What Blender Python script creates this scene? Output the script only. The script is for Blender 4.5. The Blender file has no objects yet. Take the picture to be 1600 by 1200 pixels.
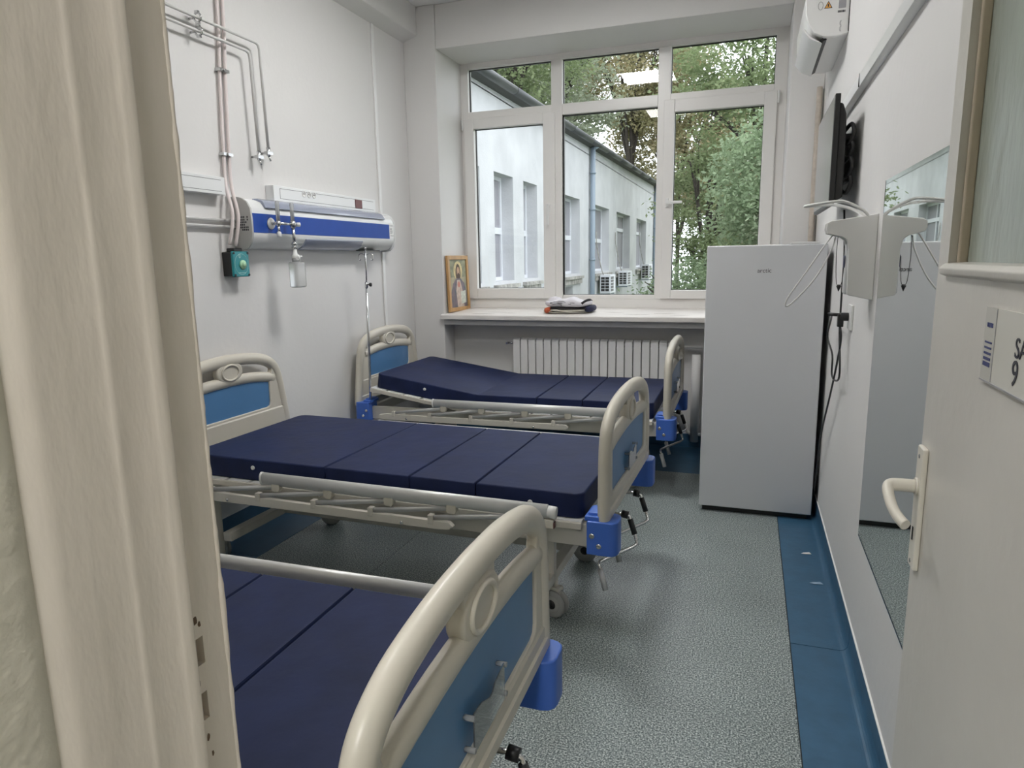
import bpy, bmesh, math, random
import numpy as np
from mathutils import Vector, Matrix, Euler
S = bpy.context.scene
COL = S.collection
PI = math.pi
rnd = random.Random(7)

# ------------------------------------------------------------------ camera
cam_d = bpy.data.cameras.new('camera')
cam_d.sensor_fit = 'HORIZONTAL'; cam_d.sensor_width = 36.0
cam_d.lens = 1063.209 / 1600 * 36.0
cam_d.clip_start = 0.02; cam_d.clip_end = 300
cam = bpy.data.objects.new('camera', cam_d); COL.objects.link(cam)
yaw, pit, rol = 0.33507, -0.18009, -0.0174
fw = Vector((-math.sin(yaw)*math.cos(pit), math.cos(yaw)*math.cos(pit), math.sin(pit)))
rt = Vector((math.cos(yaw), math.sin(yaw), 0)); up = rt.cross(fw)
R2 = rt*math.cos(rol) + up*math.sin(rol); U2 = -rt*math.sin(rol) + up*math.cos(rol)
M = Matrix((R2, U2, -fw)).transposed().to_4x4()
M.translation = Vector((2.802, -5.446, 1.55))
cam.matrix_world = M
S.camera = cam

# ------------------------------------------------------------------ view, world, lights
S.view_settings.view_transform = 'Standard'
S.view_settings.look = 'None'
S.view_settings.gamma = 1
S.view_settings.use_curve_mapping = False
S.view_settings.exposure = 0.45
try:
    S.cycles.use_denoising = True
    S.cycles.max_bounces = 10
    S.cycles.diffuse_bounces = 6
    S.cycles.glossy_bounces = 5
    S.cycles.transparent_max_bounces = 24
    S.cycles.sample_clamp_indirect = 6
    S.cycles.caustics_reflective = False
    S.cycles.caustics_refractive = False
except Exception:
    pass
W = bpy.data.worlds.new('overcast_sky'); S.world = W
W.use_nodes = True
wn = W.node_tree.nodes; wl = W.node_tree.links
bg = wn['Background']
tc = wn.new('ShaderNodeTexCoord'); sx = wn.new('ShaderNodeSeparateXYZ')
wl.new(tc.outputs['Generated'], sx.inputs[0])
cr = wn.new('ShaderNodeValToRGB')
cr.color_ramp.elements[0].position = 0.0; cr.color_ramp.elements[0].color = (0.86, 0.90, 0.96, 1)
cr.color_ramp.elements[1].position = 0.8; cr.color_ramp.elements[1].color = (1.0, 1.02, 1.06, 1)
wl.new(sx.outputs['Z'], cr.inputs[0]); wl.new(cr.outputs[0], bg.inputs['Color'])
bg.inputs['Strength'].default_value = 2.3
PANEL_E = 33.5       # ceiling light panel of the ward
HALL_E = 34.0         # light panel of the corridor

def area_portal(name, loc, rot, sx_, sy_):
    l = bpy.data.lights.new(name, 'AREA'); l.shape = 'RECTANGLE'; l.size = sx_; l.size_y = sy_
    l.cycles.is_portal = True
    o = bpy.data.objects.new(name, l); COL.objects.link(o); o.location = loc; o.rotation_euler = rot
    return o
area_portal('window_portal', (1.65, 0.68, 2.2), (-PI/2, 0, 0), 2.75, 2.1)

# ------------------------------------------------------------------ materials
def mat(name, col, rough=0.5, metal=0.0, var=0.0, vscale=4.0, bump=0.0, bscale=60.0, spec=None, coat=0.0, sheen=0.0, var2=None, vdetail=4.0, stretch=None):
    m = bpy.data.materials.new(name); m.use_nodes = True
    nt = m.node_tree; n = nt.nodes; l = nt.links; b = n['Principled BSDF']
    b.inputs['Base Color'].default_value = (*col, 1)
    b.inputs['Roughness'].default_value = rough
    b.inputs['Metallic'].default_value = metal
    if spec is not None: b.inputs['Specular IOR Level'].default_value = spec
    if coat: b.inputs['Coat Weight'].default_value = coat; b.inputs['Coat Roughness'].default_value = 0.15
    if sheen: b.inputs['Sheen Weight'].default_value = sheen; b.inputs['Sheen Roughness'].default_value = 0.4
    t = n.new('ShaderNodeTexCoord'); src = t.outputs['Object']
    if stretch:
        mp = n.new('ShaderNodeMapping'); mp.inputs['Scale'].default_value = stretch
        l.new(src, mp.inputs[0]); src = mp.outputs[0]
    if var or var2:
        no = n.new('ShaderNodeTexNoise'); no.inputs['Scale'].default_value = vscale; no.inputs['Detail'].default_value = vdetail
        l.new(src, no.inputs['Vector'])
        r = n.new('ShaderNodeValToRGB'); l.new(no.outputs['Fac'], r.inputs[0])
        r.color_ramp.elements[0].position = 0.32; r.color_ramp.elements[1].position = 0.68
        c2 = var2 if var2 else tuple(min(1, c*(1+var)) for c in col)
        c1 = col if var2 else tuple(c*(1-var) for c in col)
        r.color_ramp.elements[0].color = (*c1, 1); r.color_ramp.elements[1].color = (*c2, 1)
        l.new(r.outputs[0], b.inputs['Base Color'])
    if bump:
        nb = n.new('ShaderNodeTexNoise'); nb.inputs['Scale'].default_value = bscale; nb.inputs['Detail'].default_value = 5
        l.new(src, nb.inputs['Vector'])
        bp = n.new('ShaderNodeBump'); bp.inputs['Strength'].default_value = bump; bp.inputs['Distance'].default_value = 0.01
        l.new(nb.outputs['Fac'], bp.inputs['Height']); l.new(bp.outputs[0], b.inputs['Normal'])
    return m
def emis(name, col, e):
    m = bpy.data.materials.new(name); m.use_nodes = True
    n = m.node_tree.nodes; b = n['Principled BSDF']
    b.inputs['Base Color'].default_value = (*col, 1)
    b.inputs['Emission Color'].default_value = (*col, 1); b.inputs['Emission Strength'].default_value = e
    return m
def glass(name, tint=(1, 1, 1), rough=0.0, ior=1.5, diff=0.0, refl=1.0, dcol=None):
    m = bpy.data.materials.new(name); m.use_nodes = True
    nt = m.node_tree; n = nt.nodes; l = nt.links; n.remove(n['Principled BSDF'])
    out = n['Material Output']
    tr = n.new('ShaderNodeBsdfTransparent'); tr.inputs[0].default_value = (*tint, 1)
    gl = n.new('ShaderNodeBsdfGlossy'); gl.inputs['Roughness'].default_value = rough
    fr = n.new('ShaderNodeFresnel'); fr.inputs['IOR'].default_value = ior
    mu = n.new('ShaderNodeMath'); mu.operation = 'MULTIPLY'; mu.inputs[1].default_value = refl; mu.use_clamp = True
    l.new(fr.outputs[0], mu.inputs[0])
    mx = n.new('ShaderNodeMixShader'); l.new(mu.outputs[0], mx.inputs[0]); 
    base = tr
    if diff:
        df = n.new('ShaderNodeBsdfDiffuse'); df.inputs[0].default_value = (*(dcol or tint), 1)
        m2 = n.new('ShaderNodeMixShader'); m2.inputs[0].default_value = diff
        l.new(tr.outputs[0], m2.inputs[1]); l.new(df.outputs[0], m2.inputs[2]); base = m2
    l.new(base.outputs[0], mx.inputs[1]); l.new(gl.outputs[0], mx.inputs[2])
    l.new(mx.outputs[0], out.inputs[0])
    return m

WALL = (0.70, 0.69, 0.68)
m_wall = mat('painted_plaster', WALL, 0.62, var=0.012, vscale=1.3, bump=0.10, bscale=26)
m_wall_cor = mat('corridor_plaster', (0.60, 0.565, 0.475), 0.5, var=0.03, vscale=3, bump=0.5, bscale=22)
m_jamb = mat('aged_white_gloss_paint', (0.72, 0.655, 0.575), 0.36, var=0.04, vscale=5, bump=0.35, bscale=17, stretch=(1, 1, .35))
m_ceil = mat('ceiling_paint', (0.78, 0.78, 0.77), 0.8)
m_pvc = mat('white_pvc', (0.80, 0.785, 0.765), 0.3, var=0.01, vscale=3)
m_sill = mat('painted_sill', (0.72, 0.69, 0.66), 0.35, var=0.06, vscale=14, bump=0.25, bscale=30, stretch=(.4, 2, 1))
m_sillunder = mat('sill_concrete', (0.50, 0.50, 0.50), 0.7, var=0.05, vscale=9)
m_gasket = mat('black_gasket', (0.012, 0.012, 0.012), 0.5)
m_glass = glass('window_glass', (0.97, 0.985, 0.98), refl=1.15)
m_cream = mat('cream_abs_plastic', (0.60, 0.565, 0.485), 0.34, var=0.01)
m_blue = mat('blue_laminate', (0.085, 0.215, 0.42), 0.34, var=0.04, vscale=6)
m_bracket = mat('blue_corner_plastic', (0.055, 0.150, 0.56), 0.38)
m_navy = mat('navy_nylon_cover', (0.0105, 0.0185, 0.066), 0.53, var=0.16, vscale=7, bump=0.45, bscale=6.5, spec=0.22)
m_frame = mat('cream_coated_steel', (0.60, 0.57, 0.51), 0.35)
m_rail = mat('brushed_aluminium_rail', (0.66, 0.66, 0.65), 0.38, metal=0.35)
m_arm = mat('grey_steel_arm', (0.58, 0.58, 0.58), 0.32, metal=0.4)
m_chrome = mat('chrome', (0.62, 0.62, 0.62), 0.18, metal=1.0)
m_dark = mat('black_plastic', (0.012, 0.012, 0.013), 0.4)
m_tyre = mat('grey_rubber', (0.36, 0.36, 0.35), 0.55)
m_white = mat('white_plastic', (0.78, 0.78, 0.77), 0.3)
m_fridge = mat('white_enamel_door', (0.635, 0.645, 0.67), 0.30, var=0.006, vscale=2)
m_fridge_side = mat('fridge_side_shade', (0.20, 0.20, 0.21), 0.5)  # dark grey holds the shadow on the fridge side by the wall
m_unit = mat('white_unit_casing', (0.75, 0.76, 0.76), 0.28)
m_unitblue = mat('unit_blue_stripe', (0.010, 0.062, 0.34), 0.42, var=0.05, vscale=9, spec=.25)
m_unitgrey = mat('unit_end_plate', (0.48, 0.48, 0.47), 0.4)
m_diff = mat('smoked_diffuser', (0.30, 0.33, 0.42), 0.15, coat=0.4)
m_red = mat('dark_red_switch', (0.11, 0.012, 0.01), 0.3)
m_teal = mat('teal_plastic', (0.015, 0.24, 0.27), 0.35)
m_lime = mat('pale_green_button', (0.40, 0.66, 0.42), 0.35)
m_pink = mat('pinkish_white_conduit', (0.76, 0.68, 0.67), 0.45)
m_pipe = mat('white_painted_copper', (0.66, 0.655, 0.64), 0.3)
m_clear = glass('clear_plastic', (0.93, 0.94, 0.94), rough=0.2, diff=0.30, refl=0.8, dcol=(.8, .8, .8))
m_acrylic = glass('acrylic', (0.93, 0.95, 0.97), rough=0.05, diff=0.10, refl=2.0, dcol=(.7, .8, .9))
m_wood = mat('pine_frame', (0.46, 0.27, 0.11), 0.45, var=0.15, vscale=18, stretch=(1, 1, .1))
m_mirror = mat('mirror_silver', (0.80, 0.83, 0.82), 0.012, metal=1.0)
m_tv = mat('tv_screen', (0.35, 0.36, 0.37), 0.16, metal=0.75)
m_door = mat('old_white_door_paint', (0.60, 0.58, 0.54), 0.38, var=0.03, vscale=3.5, bump=0.22, bscale=14)
m_pattern = mat('greenish_patterned_glass', (0.36, 0.40, 0.36), 0.25, var=0.10, vscale=5, bump=0.8, bscale=9, stretch=(1, 1, .35))
m_lever = mat('ivory_lever', (0.68, 0.65, 0.58), 0.3)
m_sheet = mat('door_sign_sheet', (0.60, 0.59, 0.54), 0.3)
m_band = mat('door_sign_band', (0.50, 0.49, 0.45), 0.35)
m_ink = mat('dark_ink', (0.02, 0.02, 0.03), 0.5)
m_inkblue = mat('blue_ink', (0.04, 0.05, 0.16), 0.5)
m_strip = mat('blue_vinyl', (0.042, 0.115, 0.200), 0.36, var=0.10, vscale=12, bump=0.05, bscale=40)
m_under = mat('floor_joint_dark', (0.012, 0.02, 0.025), 0.6)
m_hole = mat('bare_wood_hole', (0.12, 0.075, 0.045), 0.8, var=0.5, vscale=60)
m_text_grey = mat('grey_print', (0.35, 0.35, 0.37), 0.5)
m_yel = mat('warning_orange', (0.75, 0.38, 0.08), 0.5)

def floor_mat():
    m = bpy.data.materials.new('speckled_vinyl'); m.use_nodes = True
    nt = m.node_tree; n = nt.nodes; l = nt.links; b = n['Principled BSDF']
    t = n.new('ShaderNodeTexCoord')
    a = n.new('ShaderNodeTexNoise'); a.inputs['Scale'].default_value = 165; a.inputs['Detail'].default_value = 3; a.inputs['Roughness'].default_value = .7
    l.new(t.outputs['Object'], a.inputs['Vector'])
    r = n.new('ShaderNodeValToRGB'); e = r.color_ramp.elements
    e[0].position = .38; e[0].color = (.03, .045, .05, 1)
    e[1].position = .455; e[1].color = (.15, .185, .185, 1)
    x = e.new(.53); x.color = (.24, .28, .275, 1)
    x = e.new(.60); x.color = (.60, .65, .63, 1)
    l.new(a.outputs['Fac'], r.inputs[0])
    g = n.new('ShaderNodeTexNoise'); g.inputs['Scale'].default_value = 2.2; g.inputs['Detail'].default_value = 4
    l.new(t.outputs['Object'], g.inputs['Vector'])
    g2 = n.new('ShaderNodeMapRange'); g2.inputs[1].default_value = .3; g2.inputs[2].default_value = .7; g2.inputs[3].default_value = .88; g2.inputs[4].default_value = 1.08
    l.new(g.outputs['Fac'], g2.inputs[0])
    mx = n.new('ShaderNodeMix'); mx.data_type = 'RGBA'; mx.blend_type = 'MULTIPLY'; mx.inputs[0].default_value = 1
    l.new(r.outputs[0], mx.inputs[6]); l.new(g2.outputs[0], mx.inputs[7]); l.new(mx.outputs[2], b.inputs['Base Color'])
    b.inputs['Roughness'].default_value = .34
    bp = n.new('ShaderNodeBump'); bp.inputs['Strength'].default_value = .12; bp.inputs['Distance'].default_value = .003
    l.new(a.outputs['Fac'], bp.inputs['Height']); l.new(bp.outputs[0], b.inputs['Normal'])
    return m
m_floor = floor_mat()

# ------------------------------------------------------------------ mesh helpers
class MB:
    def __init__(s): s.v = []; s.f = []; s.sm = []; s.pc = []
    def add(s, vs, fs, smooth=False):
        o = len(s.v); s.v += [tuple(p) for p in vs]
        f0 = len(s.f); s.f += [tuple(i+o for i in f) for f in fs]; s.sm += [smooth]*len(fs)
        s.pc.append((o, len(s.v), f0, len(s.f)))
        return s
    def box(s, x0, x1, y0, y1, z0, z1, T=None):
        vs = [Vector((x, y, z)) for z in (z0, z1) for y in (y0, y1) for x in (x0, x1)]
        if T is not None: vs = [T @ v for v in vs]
        return s.add(vs, [(0, 2, 3, 1), (4, 5, 7, 6), (0, 1, 5, 4), (2, 6, 7, 3), (0, 4, 6, 2), (1, 3, 7, 5)])
    def tube(s, pts, r, n=10, closed=False, r2=None, cap=True, upv=None):
        pts = [Vector(p) for p in pts]; N = len(pts)
        rs = r if isinstance(r, (list, tuple)) else [r]*N
        vs = []; prev = None
        for i, p in enumerate(pts):
            if closed: t = (pts[(i+1) % N]-pts[i-1]).normalized()
            else:
                a = pts[max(i-1, 0)]; b = pts[min(i+1, N-1)]; t = (b-a).normalized()
                if 0 < i < N-1:
                    d1 = (pts[i]-pts[i-1]).normalized(); d2 = (pts[i+1]-pts[i]).normalized()
                    t = (d1+d2).normalized() if (d1+d2).length > 1e-5 else d1
            if upv is not None: u = Vector(upv)
            elif prev is None: u = Vector((0, 0, 1)) if abs(t.z) < .9 else Vector((0, 1, 0))
            else: u = prev
            u = (u - t*u.dot(t))
            u = u.normalized() if u.length > 1e-6 else t.orthogonal().normalized()
            prev = u; w = t.cross(u)
            ra = rs[i]; rb = r2 if r2 is not None else ra
            for k in range(n):
                a = 2*PI*(k+.5)/n; vs.append(p + u*math.cos(a)*rb + w*math.sin(a)*ra)
        fs = []
        M_ = N if closed else N-1
        for i in range(M_):
            j = (i+1) % N
            for k in range(n):
                k2 = (k+1) % n; fs.append((i*n+k, i*n+k2, j*n+k2, j*n+k))
        s.add(vs, fs, True)
        if cap and not closed:
            o = len(s.v)-len(vs)
            s.f += [tuple(o+k for k in range(n))[::-1], tuple(o+(N-1)*n+k for k in range(n))]; s.sm += [False, False]
            q = s.pc[-1]; s.pc[-1] = (q[0], q[1], q[2], len(s.f))
        return s
    def cyl(s, a, b, r, n=16, r1=None): return s.tube([a, b], [r, r if r1 is None else r1], n)
    def lathe(s, prof, o, ax=(0, 0, 1), n=20):
        ax = Vector(ax).normalized(); u = ax.orthogonal().normalized(); w = ax.cross(u); o = Vector(o)
        vs = []
        for (r, h) in prof:
            for k in range(n):
                a = 2*PI*k/n; vs.append(o + ax*h + u*math.cos(a)*r + w*math.sin(a)*r)
        fs = []
        for i in range(len(prof)-1):
            for k in range(n):
                k2 = (k+1) % n; fs.append((i*n+k, i*n+k2, (i+1)*n+k2, (i+1)*n+k))
        fs.append(tuple(range(n))[::-1]); fs.append(tuple((len(prof)-1)*n+k for k in range(n)))
        return s.add(vs, fs, True)
    def prism(s, poly, ax, a, b):
        # poly in the two other axes (cyclic order x->yz, y->xz, z->xy)
        def P(p, t):
            return {'x': (t, p[0], p[1]), 'y': (p[0], t, p[1]), 'z': (p[0], p[1], t)}[ax]
        n = len(poly)
        vs = [P(p, a) for p in poly] + [P(p, b) for p in poly]
        fs = [tuple(range(n)), tuple(range(2*n-1, n-1, -1))] + [(i, (i+1) % n, n+(i+1) % n, n+i) for i in range(n)]
        return s.add(vs, fs)
    def mesh(s, name, m):
        me = bpy.data.meshes.new(name); me.from_pydata(s.v, [], s.f)
        me.polygons.foreach_set('use_smooth', s.sm)
        bm = bmesh.new(); bm.from_mesh(me); bmesh.ops.recalc_face_normals(bm, faces=bm.faces); bm.to_mesh(me); bm.free()
        me.materials.append(m); me.update()
        return me
    def obj(s, name, m, parent=None, bevel=0, seg=2, loc=None):
        o = bpy.data.objects.new(name, s.mesh(name, m)); COL.objects.link(o)
        if parent is not None: o.parent = parent
        if loc is not None: o.location = loc
        if bevel:
            b = o.modifiers.new('bevel', 'BEVEL'); b.width = bevel; b.segments = seg; b.limit_method = 'ANGLE'; b.angle_limit = math.radians(40)
            for p in o.data.polygons: p.use_smooth = True
            w = o.modifiers.new('wn', 'WEIGHTED_NORMAL')
        return o
def each(mb, name, m, parent=None, bevel=0):
    """one object per added piece"""
    out = []
    for (va, vb, fa, fb) in mb.pc:
        q = MB(); q.v = mb.v[va:vb]; q.f = [tuple(i-va for i in f) for f in mb.f[fa:fb]]; q.sm = mb.sm[fa:fb]
        out.append(q.obj(name, m, parent, bevel))
    return out
def box(name, m, b, parent=None, bevel=0, T=None): return MB().box(*b, T=T).obj(name, m, parent, bevel)
def tag(o, label=None, cat=None, group=None, kind=None):
    if label: o['label'] = label
    if cat: o['category'] = cat
    if group: o['group'] = group
    if kind: o['kind'] = kind
    return o
def empty(name, loc=(0, 0, 0), rz=0, parent=None):
    o = bpy.data.objects.new(name, None); COL.objects.link(o); o.location = loc; o.rotation_euler = (0, 0, rz)
    o.empty_display_size = .1
    if parent is not None: o.parent = parent
    return o
def struct(o): o['kind'] = 'structure'; return o
def recenter(o):
    """give a parentless child its thing's frame: nothing to do for things at the origin"""
    return o
def smooth_pts(pts, k=4):
    pts = [Vector(p) for p in pts]; out = []
    for i in range(len(pts)-1):
        p0 = pts[max(i-1, 0)]; p1 = pts[i]; p2 = pts[i+1]; p3 = pts[min(i+2, len(pts)-1)]
        for j in range(k):
            t = j/k
            out.append(.5*((2*p1)+(-p0+p2)*t+(2*p0-5*p1+4*p2-p3)*t*t+(-p0+3*p1-3*p2+p3)*t**3))
    out.append(pts[-1]); return out
def curve_mesh(name, loops, ext, bev, m, T, seg=2):
    """filled 2D outline with holes, extruded and rounded; T maps the curve's xy plane into place"""
    c = bpy.data.curves.new(name, 'CURVE'); c.dimensions = '2D'; c.fill_mode = 'BOTH'
    for lp in loops:
        sp = c.splines.new('POLY'); sp.points.add(len(lp)-1)
        for i, p in enumerate(lp): sp.points[i].co = (p[0], p[1], 0, 1)
        sp.use_cyclic_u = True
    c.extrude = ext; c.bevel_depth = bev; c.bevel_resolution = seg; c.offset = -bev
    o = bpy.data.objects.new(name, c); COL.objects.link(o)
    bpy.context.view_layer.update()
    dg = bpy.context.evaluated_depsgraph_get()
    me = bpy.data.meshes.new_from_object(o.evaluated_get(dg)); bpy.data.objects.remove(o)
    me.transform(T); me.materials.clear(); me.materials.append(m)
    if T.determinant() < 0: me.flip_normals()
    me.name = name
    return me
def mesh_obj(name, me, parent=None):
    o = bpy.data.objects.new(name, me); COL.objects.link(o)
    if parent is not None: o.parent = parent
    return o
def text_mesh(name, txt, size, m, T, ext=.0004, font=None, sx_=1.0):
    c = bpy.data.curves.new(name, 'FONT'); c.body = txt; c.size = size; c.extrude = ext; c.align_x = 'CENTER'; c.align_y = 'CENTER'
    o = bpy.data.objects.new(name, c); COL.objects.link(o); bpy.context.view_layer.update()
    me = bpy.data.meshes.new_from_object(o.evaluated_get(bpy.context.evaluated_depsgraph_get())); bpy.data.objects.remove(o)
    me.transform(T @ Matrix.Diagonal((sx_, 1, 1, 1))); me.materials.clear(); me.materials.append(m); me.name = name
    return me
def T_yz(x, flip=False):   # curve xy -> world (y, z) at x
    return Matrix(((0, 0, 1, x), (1, 0, 0, 0), (0, 1, 0, 0), (0, 0, 0, 1)))
def T_xz(y):
    return Matrix(((1, 0, 0, 0), (0, 0, -1, y), (0, 1, 0, 0), (0, 0, 0, 1)))
def rrect(x0, x1, y0, y1, r, n=5):
    out = []
    for cx, cy, a0 in ((x1-r, y1-r, 0), (x0+r, y1-r, 90), (x0+r, y0+r, 180), (x1-r, y0+r, 270)):
        for i in range(n+1):
            a = math.radians(a0+90*i/n); out.append((cx+r*math.cos(a), cy+r*math.sin(a)))
    return out
def holed(mb, axis, t0, t1, a0, a1, b0, b1, holes):
    """solid slab perpendicular to axis between t0,t1 covering a0..a1 x b0..b1 minus rectangular holes (a0,a1,b0,b1)"""
    A = sorted({a0, a1, *[h[0] for h in holes], *[h[1] for h in holes]}); B = sorted({b0, b1, *[h[2] for h in holes], *[h[3] for h in holes]})
    A = [a for a in A if a0 <= a <= a1]; B = [b for b in B if b0 <= b <= b1]
    for i in range(len(A)-1):
        run = None
        for j in range(len(B)-1):
            ca = (A[i]+A[i+1])/2; cb = (B[j]+B[j+1])/2
            inside = any(h[0] < ca < h[1] and h[2] < cb < h[3] for h in holes)
            if not inside: run = (run[0], B[j+1]) if run else (B[j], B[j+1])
            if (inside or j == len(B)-2) and run:
                q = (A[i], A[i+1], run[0], run[1]); run = None
                if axis == 'x': mb.box(t0, t1, q[0], q[1], q[2], q[3])
                elif axis == 'y': mb.box(q[0], q[1], t0, t1, q[2], q[3])
                else: mb.box(q[0], q[1], q[2], q[3], t0, t1)
    return mb
def copy_tree(o, parent=None):
    c = o.copy(); COL.objects.link(c); c.parent = parent
    for ch in list(o.children): copy_tree(ch, c)
    return c

# ------------------------------------------------------------------ room shell
RW = 3.237; CH = 3.60; Y0 = 0.0; YW = 0.562; YD = -4.874; YC = -5.30
XL, XR = 0.289, 3.013
struct(box('wall_left', m_wall, (-.25, 0, -5.3, .62, -.02, CH)))
struct(box('wall_right', m_wall, (RW, RW+.25, -5.3, .62, -.02, CH)))
struct(box('ceiling', m_ceil, (-.25, RW+.25, -5.30, .62, CH, CH+.1)))
wb = MB()
wb.box(-.0, XL, Y0, .64, 0, CH)                       # pier left of the window
wb.box(XR, RW, Y0, .64, 0, CH)                        # pier right of the window
wb.box(XL, XR, .012, .64, 3.262, CH)                  # lintel, a hair behind the piers
wb.box(XL, XR, .20, .64, 0, 1.05)                     # parapet behind the radiator
struct(wb.obj('wall_back', m_wall, bevel=.006))
# left beam
struct(MB().prism([(-.01, 3.345), (.0, 3.335), (.02, 3.342), (.127, 3.378), (.127, CH+.01), (-.01, CH+.01)], 'y', YD, 0.0).obj('trim_1', m_wall, bevel=.004))
# floor
fl = struct(box('floor', m_under, (0, RW, YD, .20, -.06, -.003)))
for a, b in ((.362, 1.0475), (1.0505, 3.018)):
    box('floor_sheet', m_floor, (a, b, YD, -.53, -.004, 0), fl)
def cove(name, x, s, cuts, wd=.215):
    root = struct(empty(name))
    for (ya, yb) in cuts:
        prof = [(x + s*wd, -.004), (x + s*wd, .0012), (x + s*.036, .0012)]
        for i in range(1, 6):
            a = PI/2*i/6; prof.append((x + s*(.036-.030*math.sin(a)), .0012+.030*(1-math.cos(a))))
        prof += [(x + s*.0045, .04), (x + s*.0045, .115), (x + s*.0, .117), (x, -.004)]
        MB().prism(prof, 'y', ya, yb).obj('vinyl_strip', m_strip, root)
    MB().box(min(x, x+s*.006), max(x, x+s*.006), cuts[0][0], cuts[-1][1], .117, .1225).obj('edge_bead', m_white, root)
    return root
cove('baseboard_left', 0, 1, ((YD, -2.65), (-2.647, -.53)), .360)
cove('baseboard_right', RW, -1, ((YD, -2.696), (-2.692, -.53)))
bb = struct(empty('baseboard_back'))
box('vinyl_sheet', m_strip, (0, RW, -.527, -.004, -.004, .001), bb)
box('vinyl_sheet', m_strip, (XL, XR, -.004, .198, -.004, .001), bb)
box('skirting', m_strip, (XL, XR, .192, .1995, 0, .11), bb)
box('skirting', m_strip, (0.006, XL-.006, -.008, -.0005, 0, .11), bb)
# door wall with the opening, and the corridor beyond it
dw = MB(); holed(dw, 'y', YC, YD, -.25, RW+.25, 0, CH, [(2.236, 3.168, 0, 2.16)])
struct(dw.obj('wall_front', m_wall_cor))
struct(box('trim_2', m_ceil, (.2, 4.6, -8.0, YC, 2.9, 3.0)))
struct(box('trim_3', m_wall_cor, (.2, 4.6, -8.1, -8.0, 0, 2.9)))
struct(box('trim_4', m_wall_cor, (.1, .2, -8.0, YC, 0, 2.9)))
struct(box('trim_5', m_wall_cor, (4.6, 4.7, -8.0, YC, 0, 2.9)))
struct(box('trim_6', m_floor, (.2, 4.6, -8.0, YD, -.06, -.001)))
struct(MB().box(3.168, 3.232, -4.962, YD, 0, 2.16).obj('trim_7', m_jamb))
# ward lighting
def panel(x, y, z, e, label):
    t = empty('ceiling_light', (x, y, z)); tag(t, label, 'light')
    f = MB(); 
    for (a, b, c, d) in ((-.30, .30, -.30, -.285), (-.30, .30, .285, .30), (-.30, -.285, -.285, .285), (.285, .30, -.285, .285)): f.box(a, b, c, d, -.035, -.001)
    f.obj('frame', m_white, t)
    box('diffuser', emis('lit_diffuser_%g' % e, (1, .99, .975), e), (-.285, .285, -.285, .285, -.03, -.004), t)
panel(1.62, -1.72, CH, PANEL_E, 'square white light panel on the ward ceiling, nearest the window, mirrored in its glass')
panel(1.62, -3.75, CH, PANEL_E*.5, 'unseen white light panel added on the ward ceiling above the nearest bed')  # extra panel out of view, added dimmer than the one by the window
panel(2.5, -6.3, 2.9, HALL_E, 'square warm light panel on the corridor ceiling outside the ward')

# left door frame of the doorway (rebated jamb with two strike holes)
jm = struct(empty('door_1'))
m1 = MB()
holes = [(-4.9245, -4.910, 1.118, 1.150), (-4.923, -4.912, 1.052, 1.085)]
holed(m1, 'x', 2.237, 2.25, -4.927, YD, 0, 2.14, holes)
o = m1.obj('rebate', m_jamb, jm)
m2 = MB()
for h in holes: m2.box(2.2362, 2.2385, h[0]-.002, h[1]+.002, h[2]-.002, h[3]+.002)
each(m2, 'strike_hole', m_hole, jm)
MB().prism([(2.236, -4.927), (2.2575, -4.927), (2.2590, -4.930), (2.2590, -4.936), (2.2575, -4.940), (2.2575, -4.944), (2.2545, -4.949), (2.253, -4.976), (2.2545, -4.984), (2.2535, -4.990), (2.2515, -4.994), (2.2500, -5.020), (2.2490, -5.050), (2.2470, -5.060), (2.240, -5.075), (2.236, -5.075)], 'z', 0, 2.14).obj('casing', m_jamb, jm, bevel=.0012)
MB().prism([(2.2, -5.07), (2.2395, -5.07), (2.243, -5.078), (2.244, -5.09), (2.2405, -5.105), (2.239, -5.13), (2.240, -5.29), (2.232, -5.305), (2.2, -5.305)], 'z', 0, 2.14).obj('plaster_return', m_wall_cor, jm, bevel=.002)
em = MB(); zs = np.linspace(0, 2.13, 240); ph = 0; rs = []
for i in range(240):
    ph = .7*ph + rnd.uniform(-.0009, .0009); rs.append(.0022+abs(ph))
em.tube([(2.2490, -4.8765, z) for z in zs], rs, 8); em.obj('painted_edge', m_jamb, jm)
box('head', m_jamb, (2.236, 3.168, -4.96, YD, 2.13, 2.16), jm)
# ragged paint chips around the strikes
ch = MB()
for (y, z, w, h) in ((-4.918, 1.171, .004, .006), (-4.913, 1.165, .003, .004), (-4.9215, 1.098, .002, .005), (-4.917, 1.030, .003, .005), (-4.913, 1.006, .002, .004)):
    pts = [(y+w*math.cos(t)*rnd.uniform(.5, 1), z+h*math.sin(t)*rnd.uniform(.6, 1.2)) for t in [k*PI/4 for k in range(8)]]
    ch.prism(pts, 'x', 2.2498, 2.2503)
ch.obj('paint_chip', m_hole, jm)['kind'] = 'stuff'

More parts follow.
